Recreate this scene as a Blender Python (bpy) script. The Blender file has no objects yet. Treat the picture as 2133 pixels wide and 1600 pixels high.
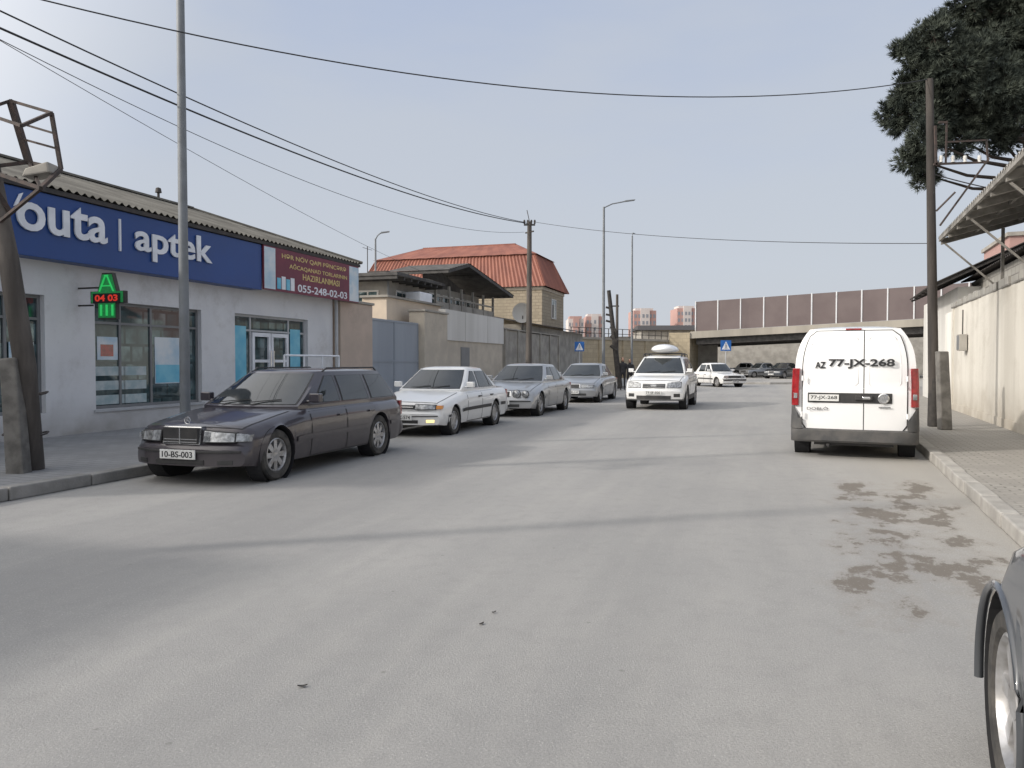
import bpy, math, random
from mathutils import Vector
random.seed(7)
sin,cos,pi,sqrt=math.sin,math.cos,math.pi,math.sqrt
rad=math.radians
SC=bpy.context.scene; COL=SC.collection
H=1.45; PIT=math.atan(45/1600)
def ray(px,py):
    xc=(px-1066.5)/1600; zc=(800-py)/1600
    dy=cos(PIT)+sin(PIT)*zc; dz=-sin(PIT)+cos(PIT)*zc
    return xc/dy,dz/dy
def at(px,py,Y):
    r,k=ray(px,py); return Vector((r*Y,Y,H+k*Y))
def gr(px,py,z=0.0):
    r,k=ray(px,py); Y=(z-H)/k; return Vector((r*Y,Y,z))
# ---------------------------------------------------------------- materials
def newmat(name):
    m=bpy.data.materials.new(name); m.use_nodes=True
    nt=m.node_tree; b=nt.nodes['Principled BSDF']
    return m,nt,b
def N(nt,t,**k):
    n=nt.nodes.new(t)
    for a,v in k.items(): setattr(n,a,v)
    return n
def math_(nt,op,a,b=None,c=None,clamp=False):
    n=N(nt,'ShaderNodeMath',operation=op); n.use_clamp=clamp
    for i,v in enumerate((a,b,c)):
        if v is None: continue
        if isinstance(v,(int,float)): n.inputs[i].default_value=v
        else: nt.links.new(v,n.inputs[i])
    return n.outputs[0]
def mixc(nt,f,a,b,blend='MIX'):
    n=N(nt,'ShaderNodeMix',data_type='RGBA',blend_type=blend)
    for i,v in ((0,f),(6,a),(7,b)):
        if isinstance(v,(int,float)): n.inputs[i].default_value=v
        elif isinstance(v,(tuple,list)): n.inputs[i].default_value=(v[0],v[1],v[2],1)
        else: nt.links.new(v,n.inputs[i])
    return n.outputs[2]
def noise(nt,vec,scale,detail=5,rough=.55):
    n=N(nt,'ShaderNodeTexNoise'); n.inputs['Scale'].default_value=scale; n.inputs['Detail'].default_value=detail
    n.inputs['Roughness'].default_value=rough
    if vec is not None: nt.links.new(vec,n.inputs['Vector'])
    return n.outputs[0]
def ramp(nt,v,lo,hi,smooth=True):
    n=N(nt,'ShaderNodeMapRange'); n.interpolation_type='SMOOTHSTEP' if smooth else 'LINEAR'
    n.inputs[1].default_value=lo; n.inputs[2].default_value=hi
    nt.links.new(v,n.inputs[0]); return n.outputs[0]
def bumpn(nt,b,h,strength,dist=.02):
    n=N(nt,'ShaderNodeBump'); n.inputs['Strength'].default_value=strength; n.inputs['Distance'].default_value=dist
    nt.links.new(h,n.inputs['Height']); nt.links.new(n.outputs[0],b.inputs['Normal'])
def mat(name,c,rough=.6,metal=0,c2=None,scale=3,bump=0,bscale=40,coat=0,spec=.5,emit=None,es=0,grime=None,streak=False):
    m,nt,b=newmat(name)
    b.inputs['Roughness'].default_value=rough; b.inputs['Metallic'].default_value=metal
    b.inputs['Coat Weight'].default_value=coat; b.inputs['Coat Roughness'].default_value=.04
    b.inputs['Specular IOR Level'].default_value=spec
    tc=N(nt,'ShaderNodeTexCoord'); o=tc.outputs['Object']
    if c2 is None: c2=tuple(x*.86 for x in c)
    vec=o
    if streak:
        mp=N(nt,'ShaderNodeMapping'); mp.inputs['Scale'].default_value=(1,1,.12); nt.links.new(o,mp.inputs[0]); vec=mp.outputs[0]
    n=noise(nt,vec,scale); f=ramp(nt,n,.32,.68)
    col=mixc(nt,f,c,c2)
    if grime:
        gc,gh=grime
        sx=N(nt,'ShaderNodeSeparateXYZ'); nt.links.new(o,sx.inputs[0])
        n2=noise(nt,o,2.2,8)
        z=math_(nt,'SUBTRACT',1.0,math_(nt,'DIVIDE',sx.outputs[2],gh),clamp=True)
        g=math_(nt,'MULTIPLY',z,math_(nt,'MULTIPLY',n2,1.9),clamp=True)
        col=mixc(nt,g,col,gc)
        n3=noise(nt,o,.9,9,.7); col=mixc(nt,math_(nt,'MULTIPLY',ramp(nt,n3,.50,.70),.45),col,gc)
        n4=noise(nt,o,14,6,.7); col=mixc(nt,math_(nt,'MULTIPLY',ramp(nt,n4,.55,.75),.25),col,gc)
    nt.links.new(col,b.inputs['Base Color'])
    if emit: b.inputs['Emission Color'].default_value=(*emit,1); b.inputs['Emission Strength'].default_value=es
    if bump: bumpn(nt,b,noise(nt,o,bscale,4),bump,.01)
    return m
def brick(name,c1,c2,mor,w,h,ms=.012,bump=.5,rough=.85,flat=False):
    m,nt,b=newmat(name); b.inputs['Roughness'].default_value=rough
    tc=N(nt,'ShaderNodeTexCoord'); o=tc.outputs['Object']
    sx=N(nt,'ShaderNodeSeparateXYZ'); nt.links.new(o,sx.inputs[0])
    cb=N(nt,'ShaderNodeCombineXYZ')
    if flat:
        rx=math_(nt,'ADD',math_(nt,'MULTIPLY',sx.outputs[0],.93),math_(nt,'MULTIPLY',sx.outputs[1],-.37)); ry=math_(nt,'ADD',math_(nt,'MULTIPLY',sx.outputs[0],.37),math_(nt,'MULTIPLY',sx.outputs[1],.93))
        nt.links.new(rx,cb.inputs[0]); nt.links.new(ry,cb.inputs[1])
    else:
        nt.links.new(math_(nt,'ADD',sx.outputs[0],sx.outputs[1]),cb.inputs[0]); nt.links.new(sx.outputs[2],cb.inputs[1])
    bt=N(nt,'ShaderNodeTexBrick'); nt.links.new(cb.outputs[0],bt.inputs['Vector'])
    bt.inputs['Color1'].default_value=(*c1,1); bt.inputs['Color2'].default_value=(*c2,1); bt.inputs['Mortar'].default_value=(*mor,1)
    bt.inputs['Scale'].default_value=1; bt.inputs['Mortar Size'].default_value=ms; bt.inputs['Brick Width'].default_value=w; bt.inputs['Row Height'].default_value=h
    n=noise(nt,o,1.3,8); col=mixc(nt,ramp(nt,n,.3,.75),bt.outputs[0],tuple(x*.70 for x in c1))
    nt.links.new(col,b.inputs['Base Color'])
    h_=math_(nt,'ADD',math_(nt,'SUBTRACT',1.0,bt.outputs[1]),math_(nt,'MULTIPLY',noise(nt,o,30),.5))
    bumpn(nt,b,h_,bump,.015)
    return m
M={}
def paint(name,c,dust=.25,metal=.0,dc=(.30,.27,.23)):
    m,nt,b=newmat(name); b.inputs['Metallic'].default_value=metal
    b.inputs['Coat Roughness'].default_value=.05
    tc=N(nt,'ShaderNodeTexCoord'); o=tc.outputs['Object']
    sx=N(nt,'ShaderNodeSeparateXYZ'); nt.links.new(o,sx.inputs[0])
    n=noise(nt,o,3,8)
    low=math_(nt,'SUBTRACT',1.0,math_(nt,'DIVIDE',sx.outputs[2],.75),clamp=True)
    g=math_(nt,'MULTIPLY',math_(nt,'ADD',low,.10),math_(nt,'MULTIPLY',n,dust*3.2),clamp=True)
    col=mixc(nt,g,c,dc); nt.links.new(col,b.inputs['Base Color'])
    r=math_(nt,'ADD',.28,math_(nt,'MULTIPLY',g,.5)); nt.links.new(r,b.inputs['Roughness'])
    nt.links.new(math_(nt,'SUBTRACT',.9,math_(nt,'MULTIPLY',g,1.4),clamp=True),b.inputs['Coat Weight'])
    return m
M['purple']=paint('purple_grey_paint',(.038,.032,.042),.22,.2,(.14,.125,.115))
M['whitecar']=paint('white_car_paint',(.78,.78,.77),.16)
M['whitevan']=paint('white_van_paint',(.82,.82,.82),.08)
M['silver']=paint('silver_paint',(.40,.41,.42),.2,.5)
M['silver2']=paint('grey_silver_paint',(.32,.335,.355),.2,.45)
M['dgrey']=paint('dark_grey_paint',(.040,.046,.055),.14,.1,(.15,.145,.135))
M['carglass']=mat('car_glass',(.018,.022,.024),.03,spec=.9,c2=(.035,.04,.042),scale=2)
M['tyre']=mat('tyre_rubber',(.030,.029,.028),.85,c2=(.08,.074,.066),scale=9,bump=.3,bscale=60)
M['rim']=mat('alloy_rim',(.50,.50,.51),.35,.6,c2=(.32,.31,.30),scale=12)
M['trim']=mat('black_trim',(.025,.025,.026),.6,c2=(.045,.043,.042),scale=5)
M['plastic']=mat('grey_plastic',(.055,.056,.058),.7,c2=(.10,.095,.09),scale=4,bump=.2)
M['chrome']=mat('chrome',(.62,.62,.62),.18,.9)
M['lamp']=mat('headlight_glass',(.45,.46,.47),.08,.35,c2=(.16,.165,.17),scale=16,coat=1)
M['amber']=mat('amber_lens',(.75,.28,.03),.2,coat=1)
M['red']=mat('red_lens',(.34,.015,.018),.18,c2=(.18,.008,.010),scale=10,coat=1)
M['plate']=mat('plate_white',(.72,.72,.70),.5)
M['ink']=mat('black_ink',(.012,.012,.014),.5)
M['fogon']=mat('lit_lamp',(.9,.75,.35),.3,emit=(1,.75,.3),es=1.3)
# ---------------------------------------------------------------- mesh helper
class MB:
    def __init__(s): s.v=[];s.f=[];s.m=[]
    def add(s,vs,fs,mi=0):
        n=len(s.v); s.v+= [tuple(p) for p in vs]
        for f in fs: s.f.append(tuple(i+n for i in f)); s.m.append(mi)
    def hull(s,p,mi=0):
        s.add(p,[(3,2,1,0),(4,5,6,7),(0,1,5,4),(1,2,6,5),(2,3,7,6),(3,0,4,7)],mi); return s
    def box(s,x0,x1,y0,y1,z0,z1,mi=0):
        return s.hull([(x0,y0,z0),(x1,y0,z0),(x1,y1,z0),(x0,y1,z0),(x0,y0,z1),(x1,y0,z1),(x1,y1,z1),(x0,y1,z1)],mi)
    def grid(s,rows,mi=0,close=False):
        n=len(rows[0]); vs=[p for r in rows for p in r]; fs=[]
        for i in range(len(rows)-1):
            for j in range(n if close else n-1):
                k=(j+1)%n; fs.append((i*n+j,i*n+k,(i+1)*n+k,(i+1)*n+j))
        s.add(vs,fs,mi); return s
    def tube(s,pts,r,n=8,mi=0):
        pts=[Vector(p) for p in pts]; rows=[]
        for i,p in enumerate(pts):
            t=(pts[min(i+1,len(pts)-1)]-pts[max(i-1,0)]).normalized()
            a=Vector((0,0,1)) if abs(t.z)<.9 else Vector((1,0,0))
            u=t.cross(a).normalized(); w=t.cross(u)
            rr=r[i] if isinstance(r,(list,tuple)) else r
            rows.append([p+u*(cos(2*pi*k/n)*rr)+w*(sin(2*pi*k/n)*rr) for k in range(n)])
        s.grid(rows,mi,True); b=len(s.v)-len(pts)*n
        s.f.append(tuple(b+k for k in range(n))); s.m.append(mi)
        e=len(s.v)-n; s.f.append(tuple(e+k for k in reversed(range(n)))); s.m.append(mi)
        return s
    def bar(s,a,b,w,h=None,mi=0):
        a=Vector(a);b=Vector(b);h=h or w;t=(b-a).normalized()
        q=Vector((0,0,1)) if abs(t.z)<.9 else Vector((1,0,0))
        u=t.cross(q).normalized()*w/2; v=t.cross(u).normalized()*h/2
        return s.hull([a-u-v,a+u-v,a+u+v,a-u+v,b-u-v,b+u-v,b+u+v,b-u+v],mi)
    def lathe(s,prof,n=24,axis='z',c=(0,0,0),mi=0):
        rows=[]
        for r,h in prof:
            row=[]
            for k in range(n):
                a=2*pi*k/n
                if axis=='z': p=(c[0]+r*cos(a),c[1]+r*sin(a),c[2]+h)
                elif axis=='y': p=(c[0]+r*cos(a),c[1]+h,c[2]+r*sin(a))
                else: p=(c[0]+h,c[1]+r*cos(a),c[2]+r*sin(a))
                row.append(p)
            rows.append(row)
        return s.grid(rows,mi,True)
    def prism(s,pts,z0,z1,mi=0):
        n=len(pts); vs=[(p[0],p[1],z0) for p in pts]+[(p[0],p[1],z1) for p in pts]
        fs=[tuple(reversed(range(n))),tuple(range(n,2*n))]+[(i,(i+1)%n,n+(i+1)%n,n+i) for i in range(n)]
        s.add(vs,fs,mi); return s
    def build(s,name,mats,parent=None,smooth=None,bevel=0,recalc=True,loc=None):
        me=bpy.data.meshes.new(name); me.from_pydata(s.v,[],s.f); 
        if not isinstance(mats,(list,tuple)): mats=[mats]
        for m in mats: me.materials.append(M[m] if isinstance(m,str) else m)
        if len(mats)>1: me.polygons.foreach_set('material_index',s.m)
        if recalc:
            import bmesh
            bm=bmesh.new(); bm.from_mesh(me); bmesh.ops.recalc_face_normals(bm,faces=bm.faces); bm.to_mesh(me); bm.free()
        if smooth:
            me.polygons.foreach_set('use_smooth',[True]*len(me.polygons)); me.set_sharp_from_angle(angle=rad(smooth))
        me.update()
        o=bpy.data.objects.new(name,me); COL.objects.link(o)
        if parent: o.parent=parent
        if loc: o.location=loc
        if bevel:
            b=o.modifiers.new('bevel','BEVEL'); b.width=bevel; b.segments=2; b.limit_method='ANGLE'
        return o
def tag(o,label=None,cat=None,group=None,kind=None):
    if label:o['label']=label
    if cat:o['category']=cat
    if group:o['group']=group
    if kind:o['kind']=kind
    return o
def thing(name,label,cat,loc=(0,0,0),rz=0,group=None):
    o=bpy.data.objects.new(name,None); COL.objects.link(o); o.location=loc; o.rotation_euler=(0,0,rz); o.empty_display_size=.2
    return tag(o,label,cat,group)
def struct(mb,name,m,**k): return tag(mb.build(name,m,**k),kind='structure')
def inst(src,name,parent,loc,rz=0):
    o=bpy.data.objects.new(name,src.data); COL.objects.link(o); o.parent=parent; o.location=loc; o.rotation_euler=(0,0,rz)
    for md in src.modifiers:
        n=o.modifiers.new(md.name,md.type); n.width=md.width; n.segments=md.segments; n.limit_method='ANGLE'
    return o
def text(name,s,m,parent,loc,rot,width=None,height=None,ext=.002,bold=0,shear=0):
    cu=bpy.data.curves.new(name,'FONT'); cu.body=s; cu.size=1; cu.extrude=.01; cu.offset=bold; cu.align_x='CENTER'; cu.shear=shear; cu.resolution_u=4
    t=bpy.data.objects.new(name+'_tmp',cu); COL.objects.link(t)
    dg=bpy.context.evaluated_depsgraph_get(); dg.update()
    me=bpy.data.meshes.new_from_object(t.evaluated_get(dg)); bpy.data.objects.remove(t)
    xs=[v.co.x for v in me.vertices]; ys=[v.co.y for v in me.vertices]
    w=max(xs)-min(xs); h=max(ys)-min(ys); cx=(max(xs)+min(xs))/2; cy=(max(ys)+min(ys))/2
    sx=width/w if width else height/h; sy=height/h if height else sx
    for v in me.vertices: v.co.x=(v.co.x-cx)*sx; v.co.y=(v.co.y-cy)*sy; v.co.z=ext if v.co.z>0 else -.001
    me.materials.clear(); me.materials.append(M[m])
    me.name=name
    o=bpy.data.objects.new(name,me); COL.objects.link(o); o.parent=parent; o.location=loc; o.rotation_euler=rot
    return o
def interp(tab,d):
    if d<=tab[0][0]: return tab[0][1]
    for (a,b),(c,e) in zip(tab,tab[1:]):
        if d<=c: return b+(e-b)*(d-a)/(c-a) if c>a else e
    return tab[-1][1]
FR=(pi/2,0,pi/2); RR=(pi/2,0,-pi/2)
# ---------------------------------------------------------------- cars
WHEELS={}
def wheel_parts(r,kind,w=.19):
    key=(r,kind)
    if key in WHEELS: return WHEELS[key]
    rr=r*.66 if kind!='alloy_big' else r*.72
    a=MB(); a.lathe([(rr,-w/2+.02),(rr+.015,-w/2+.004),(r-.03,-w/2),(r-.006,-w/2+.02),(r,-w/2+.045),(r,w/2-.045),(r-.006,w/2-.02),(r-.03,w/2),(rr+.015,w/2-.004),(rr,w/2-.02)],36,'y')
    b=MB(); b.lathe([(rr,w/2-.018),(rr-.012,w/2-.012),(rr-.022,w/2-.03),(rr-.03,w/2-.06),(rr-.02,-w/2+.03)],36,'y')
    b.lathe([(.055,w/2-.06),(.05,w/2-.028),(.03,w/2-.02),(.0,w/2-.018)],16,'y')
    ns={'merc':8,'steel':10,'alloy':5,'alloy_big':7,'cap':9}[kind]
    sw={'merc':.056,'steel':.05,'alloy':.07,'alloy_big':.05,'cap':.045}[kind]
    for k in range(ns):
        t=2*pi*k/ns; c_,s_=cos(t),sin(t); n_=(-s_,c_)
        pts=[]
        for (ra,hw,y) in ((.04,sw*.5,w/2-.03),(rr-.02,sw*.62,w/2-.033)):
            for yy in (y-.03,y):
                for sg in (-1,1): pts.append((c_*ra+n_[0]*hw*sg,yy,s_*ra+n_[1]*hw*sg))
        p=[pts[0],pts[1],pts[3],pts[2],pts[4],pts[5],pts[7],pts[6]]
        b.hull(p)
    c=MB(); c.lathe([(0,-.05),(rr-.03,-.05),(rr-.03,w/2-.075),(0,w/2-.07)],24,'y')
    WHEELS[key]=(c,a,b); return WHEELS[key]
WCACHE={}
def add_wheel(root,x,y,r,kind,rim='rim'):
    key=(r,kind,rim); side=0 if y>0 else pi
    if key not in WCACHE:
        c,a,b=wheel_parts(r,kind)
        o=c.build('wheel','trim',root,smooth=40); t=a.build('tyre','tyre',o,smooth=40); q=b.build('rim',rim,o,smooth=30)
        WCACHE[key]=(o,t,q); o.location=(x,y,r); o.rotation_euler=(0,0,side)
    else:
        so,st,sq=WCACHE[key]; o=inst(so,'wheel',root,(x,y,r),side); inst(st,'tyre',o,(0,0,0)); inst(sq,'rim',o,(0,0,0))
def lin(a,b,n): return [a+(b-a)*i/n for i in range(n+1)]
def make_car(name,label,cat,loc,heading,P,group=None):
    root=thing(name,label,cat,loc,math.atan2(heading[1],heading[0]),group)
    P=dict(P); zs_=P.get('zs',1)
    if zs_!=1:
        P['top']=[(a,b*zs_) for a,b in P['top']]; cb_=list(P['cab']); cb_[4]*=zs_; cb_[5]*=zs_; P['cab']=cb_
        for kk in ('front','rear'): P[kk]=[tuple(it[:6])+(it[6]*zs_,it[7]*zs_)+tuple(it[8:]) for it in P.get(kk,[])]
    L,W,r,df,wb=P['L'],P['W'],P['r'],P['df'],P['wb']; x0=df+wb/2; Ra=r+P.get('gap',.05)
    bot=P.get('bot',[(0,.24),(.3,.21),(L-.3,.21),(L,.28)]); bowf=P.get('bowf',.16); bowr=P.get('bowr',.12)
    pm=P['paint']
    def dfm(d,y,z):
        a=min(1,abs(y)/W)**P.get('bexp',2.4)
        if d<.9: d+=bowf*a*max(0,1-d/.9)
        if d>L-.9: d-=bowr*a*max(0,1-(L-d)/.9)
        return Vector((x0-d,y,z))
    def zbot(d):
        z=interp(bot,d)
        for dc in (df,df+wb):
            if abs(d-dc)<Ra: z=max(z,r+sqrt(Ra*Ra-(d-dc)**2))
        return z
    Y9=P.get('ys',[0,.45,.74,.885,.96,1.0,1.0,.985,.95])
    def sec(d):
        w=W*interp(P['wid'],d); zt=interp(P['top'],d); zb=zbot(d); lo=interp(bot,d); k=min(1,(zt-lo)/.5)
        z5=zt-.2*k; z8=lo
        zz=[zt,zt-.006*k,zt-.018*k,zt-.038*k,zt-.085*k,z5,z5+(z8-z5)*.4,z5+(z8-z5)*.75,z8]
        return [(w*a,max(b,min(zb,zt))) for a,b in zip(Y9,zz)]
    def surf(d,q,sg,off=0):
        s=sec(d); i=min(7,int(q)); f=q-i
        y=s[i][0]*(1-f)+s[i+1][0]*f; z=s[i][1]*(1-f)+s[i+1][1]*f
        a=min(1,max(0,(q-2)/3)); ny,nz=sin(a*pi/2),cos(a*pi/2)
        return dfm(d,sg*(y+ny*off),z+nz*off)
    arch=[]
    for dc in (df,df+wb):
        arch+=[dc-Ra-.003,dc+Ra+.003]+[dc+(Ra-.0005)*cos(pi*k/14) for k in range(15)]
    def stations(a,b):
        s=set(round(x,4) for x in arch+[p[0] for p in P['top']]+[p[0] for p in P['wid']]+lin(0,L,int(L/.12)) if a<x<b)
        s=sorted(s|{a,b}); o=[s[0]]
        for x in s[1:]:
            if x-o[-1]>.0015: o.append(x)
        return o
    mb=MB(); rows=[]
    for d in stations(0,L):
        rows.append([surf(d,q,-1) for q in range(8,0,-1)]+[surf(d,q,1) for q in range(0,9)])
    mb.grid(rows)
    mb.grid([[rw[0],(rw[0]+rw[-1])/2,rw[-1]] for rw in rows],1)
    for d in (0,L):
        s=sec(d); mb.grid([[dfm(d,yq*j/6,zq) for j in range(-6,7)] for yq,zq in s])
    mb.build('body',[pm,'trim'],root,smooth=48)
    for dc in (df,df+wb):
        for sg in (-1,1):
            q=MB(); q.lathe([(Ra-.004,0),(Ra-.004,-sg*.22),(0,-sg*.22)],28,'y',(x0-dc,sg*(W-.02),r)); 
            q.build('wheel_housing','void',root,recalc=False)
    def patch(name,m,d1,d2,q1,q2,sg,off,parent=root,nq=8,under=None,mats=None,slant=0):
        b=MB()
        if sg==0: rows=[[surf(d,abs(q),-1 if q<0 else 1,off) for q in lin(-q2,q2,nq*2)] for d in stations(d1,d2)]
        else: rows=[[surf(d+slant*(8-q)/4,q,sg,off) for q in lin(q1,q2,nq)] for d in stations(d1,d2)]
        b.grid(rows); return b.build(name,m,parent,smooth=48)
    g=.010
    for (d1,d2) in P.get('doors',[]):
        for sg in (-1,1):
            o=patch('door',pm,d1,d2,3.7,7.8,sg,.006)
            patch('door_gap','trim',d1-g,d2+g,3.6,7.95,sg,.003,o)
            h=MB(); p=surf(d2-.16,4.7,sg,.02); h.box(p.x-.09,p.x+.07,p.y-.014,p.y+.014,p.z-.014,p.z+.014)
            h.build('handle',P.get('handle','trim'),o,bevel=.006)
    hd=P.get('hood')
    if hd:
        o=patch('hood',pm,hd[0],hd[1],0,2.6,0,.006); patch('hood_gap','trim',hd[0]-g,hd[1]+g,0,2.70,0,.003,o)
    bt=P.get('boot')
    if bt:
        o=patch('boot_lid',pm,bt[0],bt[1],0,2.6,0,.006); patch('boot_gap','trim',bt[0]-g,bt[1]+g,0,2.70,0,.003,o)
    if P.get('rub',1):
        for sg in (-1,1):
            for a,b in ((df+Ra+.03,df+wb-Ra-.03),(df+wb+Ra+.03,L-.35),(.35,df-Ra-.02)):
                if b-a>.1: patch('side_moulding',P.get('rubm','trim'),a,b,5.85,6.25,sg,.016,nq=2)
    if P.get('clad'):
        for sg in (-1,1): patch('lower_cladding','plastic',.12,L-.1,7.0,8,sg,.012,nq=3)
    xc,xr1,xr2,xb,zb_,zr,yb,yr=P['cab']; te=P.get('tum',1.2); re=P.get('rexp',1.0); fb=P.get('fbul',.16); rb=P.get('rbul',.10)
    def gz(t): return zb_+(zr-zb_)*t
    def gy(t): return yb+(yr-yb)*t**te
    def gf(t): return xc+(xr1-xc)*t**.93
    def gb(t): return xb+(xr2-xb)*t**re
    def GS(d,t,sg,off=0):
        a,b=gf(t)+fb,gb(t)-rb; dn=min(1,max(0,(d-a)/(b-a))); k=1-.05*abs(2*dn-1)**3
        return Vector((x0-d,sg*(gy(t)*k+off),gz(t)+off*.3))
    def GF(v,t,off=0): return Vector((x0-(gf(t)+fb*abs(v)**2.4)+off*.6,v*gy(t)*.95,gz(t)+off*.8))
    def GR(v,t,off=0): return Vector((x0-(gb(t)-rb*abs(v)**2.4)-off*.8,v*gy(t)*.95,gz(t)+off*.5))
    T=[0]+lin(0.0,1,P.get('nt',8))
    mb=MB(); rows=[]
    for i,t in enumerate(T):
        dz=Vector((0,0,-.05)) if i==0 else Vector((0,0,0))
        a,b=gf(t)+fb,gb(t)-rb
        ring=[GF(v,t)+dz for v in lin(-1,1,10)]+[GS(a+(b-a)*u,t,1)+dz for u in lin(0,1,10)][1:-1]+[GR(v,t)+dz for v in lin(1,-1,10)]+[GS(a+(b-a)*u,t,-1)+dz for u in lin(1,0,10)][1:-1]
        rows.append(ring)
    mb.grid(rows,0,True)
    mb.build('cabin',pm,root,smooth=50)
    cr=P.get('crown',.045); mb=MB(); rows=[]
    for u in [-1,-.97,-.9,-.75,-.5,-.2,.2,.5,.75,.9,.97,1]:
        row=[]
        for v in [-1,-.97,-.9,-.75,-.4,0,.4,.75,.9,.97,1]:
            f=GF(v,1); b=GR(v,1); w=(u+1)/2; p=f.lerp(b,w)
            p.y=v*gy(1)*(1-.05*abs(2*w-1)**3); p.z+=cr*(1-abs(v)**5)*(1-abs(u)**6); row.append(p)
        rows.append(row)
    mb.grid(rows); mb.build('roof',pm,root,smooth=60)
    def glass(name,fn,a0,a1,b0,b1,t0,t1,off,m='carglass',under=True):
        def bl(o,e):
            q=MB(); rows=[]
            for t in lin(t0-e*.5,t1+e*.5,6):
                w=(t-t0)/(t1-t0); lo=a0+(b0-a0)*w-e; hi=a1+(b1-a1)*w+e
                rows.append([fn(x,t,o) for x in lin(lo,hi,10)])
            return q.grid(rows)
        g_=bl(off,0).build(name,m,root,smooth=60)
        if under: bl(off-.003,.022).build('window_seal','trim',g_,smooth=60)
    glass('windscreen',GF,-.93,.93,-.90,.90,.05,.92,.007)
    if not P.get('norear'): glass('rear_window',GR,-.86,.86,-.82,.82,.1,.88,.007)
    for (a,b,c_,d_) in P.get('side',[]):
        for sg in (-1,1): glass('side_window',lambda x,t,o,sg=sg:GS(x,t,sg,o),a,b,c_,d_,.07,.86,.007)
    q=MB()
    for v0,v1 in ((-.55,.05),(.1,.65)): q.bar(GF(v0,.06,.03),GF(v1,.16,.02),.012)
    q.build('wiper','trim',root)
    tr=W-.115
    for x in (wb/2,-wb/2):
        for sg in (1,-1): add_wheel(root,x,sg*tr,r,P.get('wheel','alloy'),P.get('rimm','rim'))
    if P.get('mirror',1):
        for sg in (-1,1):
            p=GS(gf(.12)+fb+.12,.1,sg,.0); q=MB(); q.box(p.x-.05,p.x+.05,p.y,p.y+sg*.07,p.z-.0,p.z+.03); q.box(p.x-.04,p.x+.06,p.y+sg*.05,p.y+sg*.21,p.z,p.z+.12)
            q.build('wing_mirror',P.get('mirm',pm),root,bevel=.025)
    def slab(name,m,d0,d1,y0,y1,z0,z1,tilt=0,parent=root,bevel=.006,ny=8,rear=False,crop=0):
        q=MB()
        def pt(d,y,z):
            dd=d+tilt*(z-z0)
            return dfm(L-dd if rear else dd,y,z)
        rows=[]
        for i,y in enumerate(lin(y0,y1,ny)):
            e=crop*( (i/ny) )
            rows.append([pt(d0,y,z0),pt(d1,y,z0),pt(d1,y,z1-e),pt(d0,y,z1-e)])
        q.grid(rows,0,True); q.grid([[rows[0][0],rows[0][1]],[rows[0][3],rows[0][2]]]); q.grid([[rows[-1][0],rows[-1][1]],[rows[-1][3],rows[-1][2]]])
        return q.build(name,m,parent,bevel=bevel)
    def lampset(m,d0,d1,y0,y1,z0,z1,kw):
        o=slab('headlight',m,d0,d1,y0,y1,z0,z1,**kw)
        k2=dict(kw); e=.012*(1 if y1>y0 else -1)
        k2['parent']=o; slab('lamp_bezel','trim',d0+.008,d1,y0-e,y1+e,z0-.010,z1+.010,**k2)
    for it in P.get('front',[])+P.get('rear',[]):
        nm,m,d0,d1,y0,y1,z0,z1=it[:8]; kw=it[8] if len(it)>8 else {}
        kw=dict(kw); mir=kw.pop('mirror',False)
        if it in P.get('rear',[]): kw['rear']=True
        if nm=='headlight':
            lampset(m,d0,d1,y0,y1,z0,z1,kw)
            if mir: lampset(m,d0,d1,-y0,-y1,z0,z1,kw)
            continue
        slab(nm,m,d0,d1,y0,y1,z0,z1,**kw)
        if mir: slab(nm,m,d0,d1,-y0,-y1,z0,z1,**kw)
    def plate(s,d,z,rear=False,w=.50):
        sx=(x0-d+.012) if not rear else (x0-L+d-.012)
        q=MB().box(sx-.008,sx+.008,-w/2,w/2,z-.055,z+.055).build('number_plate','plate',root,bevel=.004)
        if s: text('plate_number',s,'ink',q,(sx+(.009 if not rear else -.009),0,z),FR if not rear else RR,width=w*.86,height=.07,bold=.01)
    if P.get('plate'): plate(*P['plate'])
    if P.get('rplate'): plate(P['rplate'][0],P['rplate'][1],P['rplate'][2],True)
    return dict(root=root,x0=x0,L=L,GS=GS,GF=GF,GR=GR,surf=surf,slab=slab,patch=patch,dfm=dfm)
D=Vector((.303,.953,0)).normalized(); DN=Vector((D.y,-D.x,0))
def side_to_centre(p_front_left,wb,W,d=D):
    n=Vector((d.y,-d.x,0)); return p_front_left+d*(wb/2)-n*(W-.05)
def star(parent,x,y,z,r,rot_front=True):
    q=MB(); pts=[(x,y+r*cos(2*pi*k/20),z+r*sin(2*pi*k/20)) for k in range(21)]; q.tube(pts,.005,5)
    for k in range(3):
        a=pi/2+2*pi*k/3; q.bar((x,y,z),(x,y+r*cos(a),z+r*sin(a)),.008)
    q.build('emblem','chrome',parent)
M['void']=mat('shadowed_interior',(.02,.02,.022),.9)
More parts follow.
